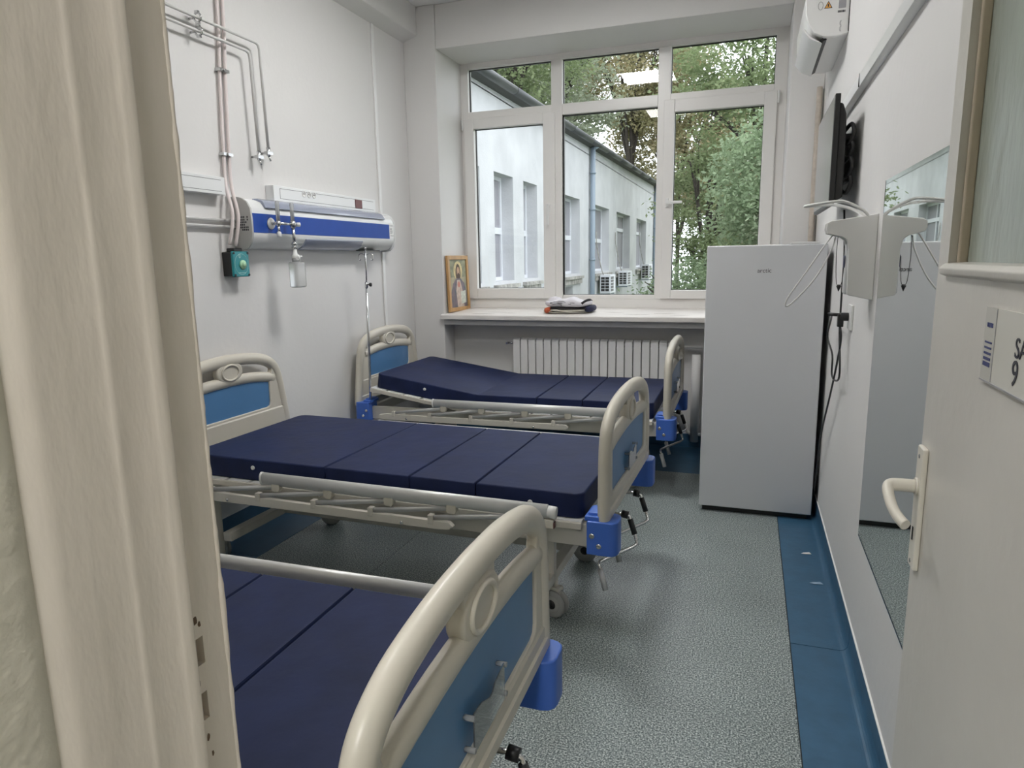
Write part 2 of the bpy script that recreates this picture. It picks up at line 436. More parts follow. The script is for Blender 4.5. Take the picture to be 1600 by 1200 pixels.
# ------------------------------------------------------------------ window
win = struct(empty('window_1'))
F0, F1 = .515, .60
def ring(name, x0, x1, z0, z1, w, y0, y1, m, parent, bevel=.004, wb_=None):
    mb = MB(); wb_ = w if wb_ is None else wb_
    mb.box(x0, x0+w, y0, y1, z0, z1); mb.box(x1-w, x1, y0, y1, z0, z1)
    mb.box(x0+w, x1-w, y0, y1, z1-w, z1); mb.box(x0+w, x1-w, y0, y1, z0, z0+wb_)
    return mb.obj(name, m, parent, bevel)
fr = MB()
fr.box(XL-.002, .36, F0, F1, 1.10, 3.268); fr.box(2.921, XR+.002, F0, F1, 1.10, 3.268)
fr.box(.36, 2.921, F0, F1, 3.216, 3.268); fr.box(.36, 2.921, F0, F1, 1.10, 1.20)
fr.obj('frame', m_pvc, win, .004)
for a, b in ((1.127, 1.225), (2.032, 2.133)): box('mullion', m_pvc, (a, b, F0-.003, F1, 1.20, 3.216), win, .004)
for a, b in ((.36, 1.127), (1.225, 2.032), (2.133, 2.921)): box('transom', m_pvc, (a, b, F0-.002, F1, 2.767, 2.857), win, .004)
def pane(x0, x1, z0, z1, parent, y=YW):
    g = MB(); t = .006
    g.box(x0-t, x0+t*.8, y-.012, y+.01, z0-t, z1+t); g.box(x1-t*.4, x1+t, y-.012, y+.01, z0-t, z1+t)
    g.box(x0, x1, y-.012, y+.01, z1-t*.8, z1+t); g.box(x0, x1, y-.012, y+.01, z0-t, z0+t*.5)
    g.obj('gasket', m_gasket, parent)
    MB().add([(x0, y, z0), (x1, y, z0), (x1, y, z1), (x0, y, z1)], [(0, 1, 2, 3)]).obj('pane', m_glass, parent)
pane(.362, 1.127, 2.859, 3.214, win); pane(1.225, 2.032, 2.859, 3.214, win); pane(2.133, 2.919, 2.859, 3.214, win)
fx = MB(); fx.box(1.205, 1.225, F0, F1, 1.2, 2.77); fx.obj('glazing_bead', m_pvc, win)
pane(1.225, 2.032, 1.235, 2.765, win)
box('glazing_bead', m_pvc, (1.225, 2.032, F0, .556, 1.2, 1.234), win, .003)
def sash(x0, x1, z0, z1, gx0, gx1, gz0, gz1, hs):
    mb = MB(); y0, y1 = .485, .575
    mb.box(x0, gx0, y0, y1, z0, z1); mb.box(gx1, x1, y0, y1, z0, z1); mb.box(gx0, gx1, y0, y1, gz1, z1); mb.box(gx0, gx1, y0, y1, z0, gz0)
    s = mb.obj('sash', m_pvc, win, .005)
    pane(gx0, gx1, gz0, gz1, s, .545)
    for z in (z0+.07, z1-.05):
        h = MB().cyl((hs, y0-.006, z-.045), (hs, y0-.006, z+.045), .009, 10); h.obj('hinge', m_white, s)
    return s
s1 = sash(.318, 1.163, 1.205, 2.795, .414, 1.058, 1.296, 2.707, .31)
s2 = sash(2.086, 2.945, 1.205, 2.805, 2.171, 2.852, 1.186+.09, 2.707, 2.955)
h = MB(); h.box(1.095, 1.122, .474, .486, 1.955, 2.035); h.cyl((1.108, .474, 2.02), (1.108, .445, 2.02), .011, 12)
h.box(1.097, 1.119, .436, .452, 1.845, 2.03); h.obj('handle', m_white, s1, .005)
h = MB(); h.box(2.112, 2.139, .474, .486, 1.955, 2.035); h.cyl((2.126, .474, 1.995), (2.126, .445, 1.995), .011, 12)
h.box(2.116, 2.252, .436, .452, 1.984, 2.006); h.obj('handle', m_white, s2, .005)
# sill board
sl = MB(); sl.prism([(-.045, 1.052), (-.045, 1.088), (-.035, 1.095), (.0, 1.097), (.53, 1.122), (.53, 1.052)], 'x', XL-.018, XR-.0)
sill = sl.obj('window_sill', m_sill, None, .004)
tag(sill, 'worn white painted window sill board above the radiator niche', 'window sill')
sl2 = MB().box(XL+.002, XR-.002, -.012, .199, 1.005, 1.0515); sl2.obj('under_board', m_sillunder, sill)
# scuffs of bare board on the sill
sc = MB()
for (x, y, w, d) in ((.62, .05, .16, .012), (.85, .10, .10, .009), (.72, .16, .12, .008), (1.95, .08, .14, .008), (2.15, .16, .12, .01), (1.75, .2, .1, .008), (2.3, .05, .1, .01)):
    z = 1.0973+.0472*y
    pts = [(x+w*math.cos(a)*rnd.uniform(.6, 1), y+d*math.sin(a)*rnd.uniform(.6, 1.3)) for a in [k*PI/6 for k in range(12)]]
    sc.add([(p[0], p[1], 1.0976+.0472*p[1]) for p in pts], [tuple(range(12))])
sc.obj('paint_wear', mat('bare_sill_patch', (.36, .33, .30), .6, var=.3, vscale=50), sill)['kind'] = 'stuff'

# ------------------------------------------------------------------ radiator and its pipes
rad = empty('radiator', (.89, .13, 0)); tag(rad, 'white aluminium column radiator in the niche under the window sill', 'radiator')
def rad_section(parent, i):
    p = .0692; x = p*i
    mb = MB(); mb.box(x+.002, x+p-.005, -.048, -.040, .24, .875); mb.box(x+.026, x+p-.029, -.04, .04, .26, .86)
    mb.box(x+.006, x+p-.009, .035, .042, .26, .86)
    mb.prism([(-.048, .86), (-.044, .878), (-.02, .888), (.02, .888), (.044, .875), (.044, .86)], 'x', x+.002, x+p-.005)
    mb.cyl((x, 0, .82), (x+p, 0, .82), .018, 10); mb.cyl((x, 0, .29), (x+p, 0, .29), .018, 10)
    return mb
base_mesh = rad_section(rad, 0).mesh('section', m_white)
for i in range(20):
    o = mesh_obj('section', base_mesh, rad); o.location = (.0692*i, 0, 0)
    b = o.modifiers.new('bevel', 'BEVEL'); b.width = .003; b.segments = 2; b.limit_method = 'ANGLE'
v = MB(); v.cyl((-.055, 0, .84), (0, 0, .84), .011, 10); v.cyl((-.06, 0, .84), (-.06, -.03, .84), .010, 10); v.obj('air_valve', m_chrome, rad)
for x in (.2, 1.15): box('wall_bracket', m_white, (x, x+.02, .042, .07, .7, .75), rad)
pp = MB(); pp.tube(smooth_pts([(2.275, .13, .84), (2.45, .13, .84), (2.75, .13, .835), (2.98, .13, .83)], 2), .012, 10)
tag(pp.obj('heating_pipe', m_pipe), 'thin white heating pipe from the top of the radiator to the right behind the fridge', 'pipe')
pp = MB(); pp.tube([(2.275, .13, .29), (2.34, .14, .27), (2.37, .15, .14), (2.40, .15, .12), (2.98, .15, .12)], .014, 10)
tag(pp.obj('heating_pipe', m_pipe), 'thin heating pipe low above the floor to the right of the radiator', 'pipe')
tag(MB().tube([(2.425, .15, .06), (2.425, .15, .78)], .034, 16).obj('heating_riser', m_wall), 'thick white vertical pipe stub beside the right end of the radiator', 'pipe')

# ------------------------------------------------------------------ hospital beds
def end_board(name, parent, u, top, foot):
    """cream end board: rim tube, web with grip slots, emblem, blue panel. s runs across (v-.45)"""
    root = empty(name, (u, .45, 0), 0, parent)
    if foot:
        cl = [(0, .973), (.15, .968), (.28, .951), (.355, .930), (.412, .896), (.440, .845), (.452, .77), (.457, .68), (.459, .60), (.459, .505)]
        rail = [(0, .845), (.18, .839), (.30, .828), (.42, .812)]; bx, bt, bb_ = .375, (.812, .79), .615; barz = (.525, .612); web_s = .44
    else:
        cl = [(0, 1.022), (.15, 1.014), (.27, .994), (.34, .965), (.385, .92), (.408, .85), (.425, .76), (.440, .67), (.452, .59), (.459, .505)]
        rail = [(0, .905), (.15, .900), (.26, .888), (.36, .870)]; bx, bt, bb_ = .315, (.878, .85), .70; barz = (.525, .69); web_s = .42
    half = smooth_pts([(0, a, b) for a, b in cl], 4)
    path = [(0, -p.y, p.z) for p in reversed(half[1:])] + [tuple(p) for p in half]
    hs = smooth_pts([(0, a, b) for a, b in rail], 3)
    rpath = [(0, -p.y, p.z) for p in reversed(hs[1:])] + [tuple(p) for p in hs]
    mb = MB()
    mb.tube(path, .034, 16, r2=.0255, upv=(1, 0, 0))
    mb.tube(rpath, .031, 12, r2=.021, upv=(1, 0, 0))
    # bottom bar with ridge
    z0, z1 = barz
    mb.prism([(-.019, z0), (.019, z0), (.025, z0+.01), (.025, z0+.04), (.019, z0+.046), (.019, z1-.012), (.013, z1), (-.013, z1), (-.019, z1-.012), (-.019, z0+.046), (-.025, z0+.04), (-.025, z0+.01)], 'y', -.45, .45)
    mb.obj('rim', m_cream, root)
    # web filling beside the blue panel
    out = [(p.y*.985, p.z-.004) for p in half if p.z > barz[0]+.02]
    outl = [(-a, b) for a, b in reversed(out)] + out
    outl = [(-web_s*1.02, barz[0]+.02)] + outl + [(web_s*1.02, barz[0]+.02)]
    rz = lambda s_: np.interp(abs(s_), [a for a, b in rail], [b for a, b in rail])
    cz = lambda s_: np.interp(abs(s_), [a for a, b in cl], [b for a, b in cl])
    se = .385 if foot else .33
    slots = []
    for sg in (-1, 1):
        xs = np.linspace(.085, se, 9)
        lp = [(sg*x, rz(x)+.018) for x in xs] + [(sg*(se+.012), (rz(se)+cz(se))/2)] + [(sg*x, max(cz(x)-.022, rz(x)+.03)) for x in reversed(xs)]
        slots.append(lp)
    bz = [(-bx+.03, bb_), (bx-.03, bb_), (bx-.008, bb_+.008), (bx, bb_+.03), (bx, bt[1]-.01)] + [(x, bt[0]-(bt[0]-bt[1])*(x/bx)**2+.004) for x in np.linspace(bx, -bx, 9)] + [(-bx, bt[1]-.01), (-bx, bb_+.03), (-bx+.008, bb_+.008)]
    mesh_obj('web', curve_mesh('web', [outl, bz]+slots, .010, .005, m_cream, T_yz(0)), root)
    # emblem boss
    ec = .888 if foot else .955
    boss = [(.098*math.cos(a)*(1.0+.12*max(0, math.sin(a))), ec+.060*math.sin(a)) for a in np.linspace(0, 2*PI, 28, endpoint=False)]
    e = mesh_obj('emblem', curve_mesh('emblem', [boss], .010, .010, m_cream, T_yz(0)), root)
    rg = MB()
    for sx_ in (-1, 1):
        rg.tube([(sx_*.021, .064*math.cos(a), ec+.043*math.sin(a)) for a in np.linspace(0, 2*PI, 28, endpoint=False)], .007, 8, closed=True)
    rg.obj('oval_ring', m_cream, e)
    bl = MB(); n_ = 16
    pts = [(-bx-.004, bb_-.004), (bx+.004, bb_-.004)] + [(x, bt[0]-(bt[0]-bt[1])*(x/bx)**2+.008) for x in np.linspace(bx+.004, -bx-.004, n_)]
    bl.prism(pts, 'x', -.006, .006); bl.obj('blue_panel', m_blue, root)
    if foot:
        hd = empty('chart_holder', (0, 0, 0), 0, root)
        pl = [(.012-.088, .622), (.012+.088, .622), (.012+.088, .706), (.012+.03, .696), (.012+.018, .686), (.012, .683), (.012-.015, .69), (.012-.045, .703), (.012-.088, .706)]
        mesh_obj('pocket', curve_mesh('pocket', [pl], .0012, .0006, m_acrylic, T_yz(.024), 1), root).name = 'chart_pocket'
        st = MB()
        for s_ in (-.08, .104):
            for z in (.632, .700): st.cyl((.006, s_, z), (.029, s_, z), .006, 12)
        each(st, 'standoff', m_clear, root)
        bpy.data.objects.remove(hd)
    return root

def corner_block(parent, u0, far, foot):
    """blue corner casting wrapping a post"""
    s = 1 if foot else -1
    v0, v1 = (-.050, .07) if not far else (.83, .947)
    uo = u0 + s*.122
    a, b = (u0, uo) if foot else (uo, u0)
    r = .035
    # plan outline rounded on the outer corner
    if foot: pl = [(a, v0), (b-r, v0)] + [(b-r+r*math.sin(t), v0+r-r*math.cos(t)) for t in (PI/6, PI/3, PI/2)] + [(b, v1-r)] + [(b-r+r*math.cos(t), v1-r+r*math.sin(t)) for t in (PI/6, PI/3, PI/2)] + [(a, v1)]
    else: pl = [(b, v1), (a+r, v1)] + [(a+r-r*math.sin(t), v1-r+r*math.cos(t)) for t in (PI/6, PI/3, PI/2)] + [(a, v0+r)] + [(a+r-r*math.cos(t), v0+r-r*math.sin(t)) for t in (PI/6, PI/3, PI/2)] + [(b, v0)]
    o = MB().prism(pl, 'z', .395, .535).obj('corner_block', m_bracket, parent, .006, 3)
    # sloped top lug
    T = 1 if not far else -1
    lug = MB(); la, lb = (u0-.01, u0+.05) if foot else (u0-.05, u0+.01)
    lug.box(la, lb, v0+.012, v1+.01, .53, .552); lug.box(la+.01, lb-.01, v0+.03, v1, .55, .562)
    lug.obj('lug', m_bracket, o, .004)
    sc = MB(); vf = v0 if not far else v1; d = -.003 if not far else .003
    us = (u0+.022*s, u0+.05*s)
    for uu, zz in ((us[0], .475), (us[1], .435)):
        sc.lathe([(.011, 0), (.011, .002), (.006, .003)], (uu, vf, zz), (0, -1 if not far else 1, 0), 12)
    each(sc, 'screw', m_chrome, o)
    return o

def tilt(v_, hinge_u, hinge_z, a):
    du = v_[0]-hinge_u; dz = v_[2]-hinge_z
    return (hinge_u+du*math.cos(a)+dz*math.sin(a), v_[1], hinge_z-du*math.sin(a)+dz*math.cos(a))

HU, HZ = 1.0, .515
def make_bed():
    root = empty('hospital_bed')
    end_board('headboard', root, .058, 1.05, False)
    end_board('footboard', root, 2.312, 1.0, True)
    fr = MB()
    for v0 in (0.0, .87): fr.box(.10, 2.27, v0, v0+.03, .405, .500)
    for u0 in (.10, 2.235): fr.box(u0, u0+.035, .03, .87, .42, .49)
    for u0 in (.98, 1.42): fr.box(u0, u0+.03, .03, .87, .41, .45)
    each(fr, 'frame_bar', m_frame, root, .004)
    for far in (False, True):
        corner_block(root, .165, far, False); corner_block(root, 2.25, far, True)
    # base with legs and castors
    bs = MB()
    bs.box(.37, 2.05, .43, .47, .175, .21)
    for u0 in (.34, 2.02): bs.box(u0, u0+.05, .02, .88, .17, .215)
    bs.box(.245, .305, .015, .06, .07, .41); bs.box(.27, .33, .84, .88, .17, .41)
    bs.box(2.03, 2.07, .10, .14, .19, .42); bs.box(2.03, 2.07, .76, .80, .19, .42)
    bs.cyl((.6, .45, .43), (2.25, .45, .40), .016, 10); bs.cyl((1.2, .6, .43), (2.25, .6, .40), .016, 10)
    each(bs, 'base_bar', m_frame, root, .003)
    cm = MB()
    for q in (-1, 1): cm.lathe([(.030, -.009), (.057, -.009), (.0625, -.004), (.0625, .004), (.057, .009), (.030, .009)], (0, q*.017, .0625), (0, 1, 0), 28)
    cme = cm.mesh('tyre', m_tyre)
    hb = MB().lathe([(.030, -.0272), (.040, -.0262), (.040, .0262), (.030, .0272)], (0, 0, .0625), (0, 1, 0), 24).mesh('hub', mat('castor_hub', (.40, .40, .38), .5))
    ax = MB().lathe([(.021, -.0285), (.021, .0285)], (0, 0, .0625), (0, 1, 0), 18).mesh('axle', m_dark)
    fk = MB(); fk.prism([(-.030, .132), (-.02, .05), (.02, .05), (.03, .132)], 'y', -.006, .006); fk.prism([(-.034, .128), (-.034, .140), (.03, .142), (.034, .128)], 'y', -.02, .02); fk.cyl((0, 0, .135), (0, 0, .175), .016, 10)
    fkm = fk.mesh('fork', m_frame)
    pdm = MB().box(-.075, -.035, -.022, .022, .118, .130).mesh('brake_pedal', m_dark)
    for (u, v, a) in ((.47, .75, .5), (.19, .13, .2), (2.05, .73, .0), (2.06, .14, -.3)):
        c = empty('castor', (u, v, 0), a, root)
        t_ = mesh_obj('tyre', cme, c); mesh_obj('hub', hb, c); mesh_obj('axle', ax, c); mesh_obj('fork', fkm, c); mesh_obj('brake_pedal', pdm, c)
    # deck of slats (section one tilts on bed three)
    back = empty('backrest_deck', (HU, 0, HZ), 0, root)
    sm = MB().box(0, .122, -.022, .922, -.012, .003).mesh('slat', m_white)
    for i in range(6):
        o = mesh_obj('slat', sm, back); o.location = (.165-HU+i*.139, 0, 0)
    e = MB(); e.box(.165-HU, -.02, -.034, -.020, -.028, .0); e.box(.165-HU, -.02, .920, .934, -.028, .0)
    each(e, 'edge_bar', m_frame, back, .003)
    dk = empty('seat_deck', (0, 0, HZ), 0, root)
    for i in range(9):
        o = mesh_obj('slat', sm, dk); o.location = (1.005+i*.137, 0, 0)
    e = MB(); e.box(1.0, 2.225, -.034, -.020, -.028, .0); e.box(1.0, 2.225, .920, .934, -.028, .0)
    each(e, 'edge_bar', m_frame, dk, .003)
    # folded side rails
    for side in (0, 1):
        s = -1 if side == 0 else 1; vc = -.072 if side == 0 else .972
        rail = empty('side_rail', (0, vc, 0), 0, root)
        tb = MB(); tb.tube([(.705, 0, .565), (2.10, 0, .565)], .017, 14, r2=.030, upv=(0, 0, 1)); tb.obj('top_bar', m_rail, rail)
        ec = MB(); ec.tube([(.695, 0, .565), (.706, 0, .565)], .0185, 14, r2=.0315, upv=(0, 0, 1)); ec.tube([(2.10, 0, .565), (2.135, 0, .562)], .0185, 14, r2=.026, upv=(0, 0, 1)); ec.obj('end_cap', m_white, rail)
        lr = MB(); lr.prism([(.30, .425), (1.62, .432), (1.665, .437), (1.685, .452), (1.665, .470), (.33, .470), (.27, .462), (.26, .44)], 'y', -.012-.0, .012)
        lr.box(.30, 1.62, -.004 if s < 0 else -.02, .020 if s < 0 else .004, .432, .462)
        lr.obj('lower_channel', m_frame, rail, .003)
        for x in (.36, .45, 1.0, 1.44): 
            pass
        bl = MB()
        for x in (.49, 1.44): bl.lathe([(.008, 0), (.008, .003), (.004, .005)], (x, s*.012, .442), (0, s, 0), 10)
        each(bl, 'bolt', m_chrome, rail)
        for k, x in enumerate((.385, .671, .984, 1.284, 1.579)):
            am = MB(); a = (x, s*.004, .478); b = (x+.395, s*.004, .532)
            am.tube([a, b], .005, 4, r2=.015, upv=(0, 0, 1)); am.obj('arm', m_arm, rail)
            lb = MB(); lb.box(x-.013, x+.013, -.014, .014, .452, .492); lb.obj('pivot_bracket', m_frame, rail, .003)
            ub = MB(); ub.prism([(x+.372, .55), (x+.372, .52), (x+.382, .508), (x+.408, .508), (x+.418, .52), (x+.418, .55)], 'y', -.013, .013); ub.obj('hanger', m_cream, rail, .003)
        lk = MB(); lk.prism([(1.99, .455), (1.99, .540), (2.125, .535), (2.125, .50), (2.09, .50), (2.09, .43), (2.055, .43), (2.055, .50), (2.03, .50), (2.02, .455)], 'y', -.014, .014); lk.obj('latch', m_cream, rail, .002)
        box('release_tab', m_red, (2.118, 2.128, -.012, .012, .50, .525), rail)
        st = MB()
        for k in range(3): st.box(2.0+.02*k, 2.004+.02*k, s*.0165, s*.0175, .55, .585)
        st.obj('bar_marking', m_dark, rail)['kind'] = 'stuff'
        # posts carrying the rail from the side frame
        ps = MB()
        for x in (.42, 1.02, 1.55): ps.box(x, x+.03, min(0, -s*.05), max(0, -s*.05), .43, .465)
        each(ps, 'stay', m_frame, rail)
    # cranks under the footboard
    for (v, flip) in ((.33, -1), (.62, -1)):
        c = empty('crank', (2.255, v, 0), 0, root)
        k = MB(); k.tube([(0, 0, .43), (.07, 0, .435), (.095, 0, .425), (.13, -.02, .33), (.135, -.03, .315), (.12, -.045, .305), (.02, -.17, .285), (.005, -.185, .28), (.006, -.195, .27), (.03, -.21, .20)], .0075, 10)
        k.obj('rod', m_chrome, c)
        g = MB().tube([(.010, -.198, .255), (.038, -.215, .170)], .0125, 12); g.obj('grip', m_arm, c)
        sl_ = MB().tube([(.098, -.003, .415), (.122, -.015, .352)], .0125, 12); sl_.obj('sleeve', m_dark, c)
        j = MB().cyl((.06, 0, .435), (.09, 0, .43), .017, 12); j.obj('joint', m_dark, c)
    return root

def rr_cushion(u0, u1, z0, z1, r_head, r_foot):
    pl = []
    def corner(cx, cy, r, a0):
        if r < .006: return [(cx, cy)]
        return [(cx+r*math.cos(math.radians(a0+t)), cy+r*math.sin(math.radians(a0+t))) for t in (0, 22, 45, 68, 90)]
    v0, v1 = 0, .90
    r = r_foot; pl += [(p[0], p[1]) for p in corner(u1-(r if r > .006 else 0), v1-(r if r > .006 else 0), r, 0)]
    r = r_head; pl += corner(u0+(r if r > .006 else 0), v1-(r if r > .006 else 0), r, 90)
    pl += corner(u0+(r if r > .006 else 0), v0+(r if r > .006 else 0), r, 180)
    r = r_foot; pl += corner(u1-(r if r > .006 else 0), v0+(r if r > .006 else 0), r, 270)
    b = .008
    h = (z1-z0)/2
    me = curve_mesh('section', [pl], h-b, b, m_navy, Matrix.Translation((0, 0, (z0+z1)/2)), 3)
    for p in me.polygons: p.use_smooth = False
    return me
MZ0, MZ1 = .519, .625
FOLD = [.185, .999, 1.439, 1.756, 2.225]
SEC = [rr_cushion(FOLD[i]+(0 if i == 0 else .003), FOLD[i+1]-(0 if i == 3 else .003), MZ0, MZ1, .05 if i == 0 else 0, .038 if i == 3 else 0) for i in range(4)]
def smooth_by_angle(me, ang=35):
    bm = bmesh.new(); bm.from_mesh(me)
    for f in bm.faces: f.smooth = True
    for e in bm.edges:
        if len(e.link_faces) == 2 and e.calc_face_angle(0) > math.radians(ang): e.smooth = False
    bm.to_mesh(me); bm.free()
for me in SEC: smooth_by_angle(me)
EY = MB().lathe([(.011, 0), (.011, .003), (.005, .004)], (0, 0, 0), (0, -1, 0), 14).mesh('eyelet', m_white)
def make_mattress(bed, a=0.0):
    root = empty('mattress'); root.matrix_world = bed.matrix_world.copy()
    root.location = bed.location; root.rotation_euler = bed.rotation_euler; root.scale = bed.scale
    for i, me in enumerate(SEC):
        if i == 0:
            me = me.copy(); me.transform(Matrix.Translation((-HU, 0, -HZ)))
            o = mesh_obj('section', me, root); o.location = (HU, 0, HZ); o.rotation_euler = (0, a, 0)
        else: o = mesh_obj('section', me, root)
        # the sewn hinge seam along the near fold
    for (u, z, v, k) in ((.585, .584, 0, 0), (2.0, .568, 0, 3)):
        p = Vector((u, v, z))
        if k == 0: p = Vector(tilt((u, v, z), HU, HZ, a))
        e = mesh_obj('eyelet', EY, root); e.location = p; tag(e, 'white vent eyelet')
    sm = MB()
    for i in (1, 2, 3):
        u = FOLD[i]; z = MZ1-.007
        for d in (-.007, .007): sm.tube([(u+d, .003, MZ1-.0015), (u+d, .897, MZ1-.0015)], .0016, 6)
        sm.box(u-.004, u+.004, .004, .896, MZ0+.004, MZ0+.012)
    sm.obj('piping', m_navy, root)
    return root
bed1 = make_bed()
bed1.location = (.012, -4.786, 0); bed1.rotation_euler = (0, 0, .012)
tag(bed1, 'nearest hospital bed, cream footboard with blue panel cut by the bottom of the frame', 'bed', 'hospital beds along the left wall')
bed2 = copy_tree(bed1); bed2.location = (-.013, -2.855, 0); bed2.rotation_euler = (0, 0, -.024)
bed2['label'] = 'middle hospital bed of the three, its cranks and castors showing over open floor'
bed3 = copy_tree(bed1); bed3.location = (.026, -1.115, 0); bed3.rotation_euler = (0, 0, .008); bed3.scale = (1, 1.05, 1)
bed3['label'] = 'farthest hospital bed under the window, backrest slightly raised, drip pole at its head'
TILT = .155
for ch_ in bed3.children:
    if ch_.name.startswith('backrest_deck'): ch_.rotation_euler = (0, TILT, 0)
# the near rail of bed one would lie against the door wall: drop it (never in view)
bpy.context.view_layer.update()
for ch_ in [c for c in bed1.children if c.name.startswith('side_rail') and c.location.y < 0]:
    for g in list(ch_.children): bpy.data.objects.remove(g)
    bpy.data.objects.remove(ch_)
for bb_, dz in ((bed1, .034), (bed2, .012)):
    for c_ in bb_.children:
        if c_.name.startswith('side_rail') and c_.location.y > .5: c_.location.z = dz
for b_, lab, a in ((bed1, 'navy blue four section mattress on the nearest bed', 0), (bed2, 'navy blue four section mattress on the middle bed', 0), (bed3, 'navy blue four section mattress with raised head end on the bed under the window', TILT)):
    mt = make_mattress(b_, a); tag(mt, lab, 'mattress', 'navy mattresses on the beds')

# drip stand in the far bed's corner
iv = empty('drip_pole', (.026+.178, -1.115-.018, 0)); tag(iv, 'thin steel drip pole with two hooks at the head of the far bed', 'drip stand')
MB().tube([(-.012, 0, .555), (.006, 0, 1.40)], .0095, 12).obj('lower_tube', m_chrome, iv)
MB().tube([(.006, 0, 1.40), (.012, 0, 1.645)], .006, 10).obj('upper_tube', m_chrome, iv)
k = MB(); k.cyl((.006, 0, 1.375), (.006, 0, 1.412), .0125, 12); k.obj('collar', m_chrome, iv)
k = MB(); k.cyl((.006, 0, 1.395), (.03, 0, 1.395), .005, 8); k.lathe([(.006, 0), (.014, .008), (.014, .018)], (.026, 0, 1.395), (1, 0, 0), 10); k.obj('knob', m_dark, iv)
for s in (-1, 1):
    hk = MB().tube(smooth_pts([(.012, 0, 1.60), (.012+s*.03, 0, 1.612), (.012+s*.055, 0, 1.605), (.012+s*.058, 0, 1.578), (.012+s*.05, 0, 1.566), (.012+s*.04, 0, 1.575)], 4), .0035, 8); hk.obj('hook', m_chrome, iv)
MB().lathe([(.0, -.009), (.008, -.006), (.01, 0), (.008, .006), (.0, .009)], (.012, 0, 1.652), (0, 0, 1), 12).obj('ball_tip', m_chrome, iv)

# ------------------------------------------------------------------ left wall: medical gas pipes, trunking, bed head unit
def wall_pipe(name, ya, z, yb, zb, label, grp):
    t = empty(name, (0, yb, zb)); tag(t, label, 'pipe', grp); x = .055; L = (0, yb, zb)
    pts = [(x, ya-yb, z-zb), (x, -.03, z-zb), (x, -.008, z-zb-.008), (x, 0, z-zb-.03), (x, .012, .02)]
    MB().tube(pts, .0085, 12).obj('tube', m_pipe, t)
    c = MB(); c.cyl((x, .012, .03), (x, .012, -.02), .012, 10); c.box(x-.013, x+.013, -.012, .036, -.012, .006)
    c.cyl((x, .012, -.02), (x+.004, .02, -.048), .006, 8); c.cyl((.002, .012, 0), (x, .012, 0), .006, 8); c.obj('stop_valve', m_chrome, t)
    yc = -2.387-yb
    c = MB(); c.tube([(x+.022*math.cos(a), yc, z-zb+.022*math.sin(a)) for a in np.linspace(0, 2*PI, 16, endpoint=False)], .0055, 8, closed=True)
    c.cyl((.002, yc, z-zb), (x-.02, yc, z-zb), .006, 8); c.box(x-.01, x+.01, yc-.008, yc+.008, z-zb+.02, z-zb+.032); c.box(x-.01, x+.01, yc-.008, yc+.008, z-zb-.032, z-zb-.02)
    c.obj('clamp', m_chrome, t)
wall_pipe('gas_pipe', -3.6, 2.808, -1.915, 2.205, 'upper one of two thin white gas pipes bending down the left wall', 'gas pipes on the left wall')
wall_pipe('gas_pipe', -3.6, 2.742, -2.003, 2.172, 'lower one of two thin white gas pipes bending down the left wall', 'gas pipes on the left wall')
for i, (dy, zb, yb_, lab) in enumerate(((0, 1.66, -2.295, 'left pinkish conduit running down the left wall to the teal call box'), (.042, 1.655, -2.247, 'right pinkish conduit running down the left wall to the teal call box'))):
    y = -2.187+dy
    cp = MB().tube(smooth_pts([(.016, y+.012, CH-.02), (.016, y-.003, 2.9), (.016, y-.03, 2.55), (.016, y-.052, 2.16), (.025, y-.065, 1.98), (.075, (y-.075+yb_)/2, 1.82), (.05, yb_, zb)], 5), .0095, 10).obj('conduit', m_pink)
    tag(cp, lab, 'conduit', 'conduits on the left wall')
k = MB()
for z, y in ((2.60, -2.195), (2.155, -2.222)): k.box(.0, .034, y-.035, y+.038, z-.008, z+.008); k.cyl((.034, y, z), (.042, y, z), .008, 8)
tag(k.obj('conduit_clip', m_chrome), 'two small metal clips holding the conduits to the left wall', 'clip')
for z, lab in ((1.795, 'upper of two thin horizontal pipes left of the bed head unit'), (1.760, 'lower of two thin horizontal pipes left of the bed head unit')):
    tag(MB().tube([(.02, -3.7, z+.006), (.02, -2.205, z)], .009, 10).obj('gas_feed_pipe', m_pipe), lab, 'pipe', 'horizontal pipes left of the unit')
def trunk(y0, y1, lab):
    t = empty('cable_trunking', (0, y0, 1.975)); tag(t, lab, 'trunking')
    MB().box(0, .06, 0, y1-y0, -.047, .047).obj('casing', m_unit, t, .003)
    g = MB()
    for z in (.030, -.030): g.box(.0602, .0608, .06, y1-y0-.03, z-.001, z+.001)
    g.box(.0602, .0608, .058, .0605, -.030, .030)
    g.obj('joint_line', m_dark, t)
    return t
tr = trunk(-1.89, -.69, 'white socket trunking above the blue striped bed head unit')
for y in (-1.59, -1.535, -1.48):
    s = MB(); s.lathe([(.021, 0), (.021, .004), (.017, .004), (.016, .001)], (.06, y+1.89, .017), (1, 0, 0), 18); so = s.obj('socket', m_white, tr)
    q = MB(); 
    for d in (-.007, .007): q.cyl((.0605, y+1.89+d, .017), (.0635, y+1.89+d, .017), .003, 8)
    each(q, 'socket_hole', m_dark, so)
q = MB(); q.box(.06, .066, -.95+1.89-.03, -.95+1.89+.06, -.032, .030); q.obj('switch_plate', m_red, tr, .002)
trunk(-3.55, -2.30, 'left stretch of white trunking, cut off by the door frame')

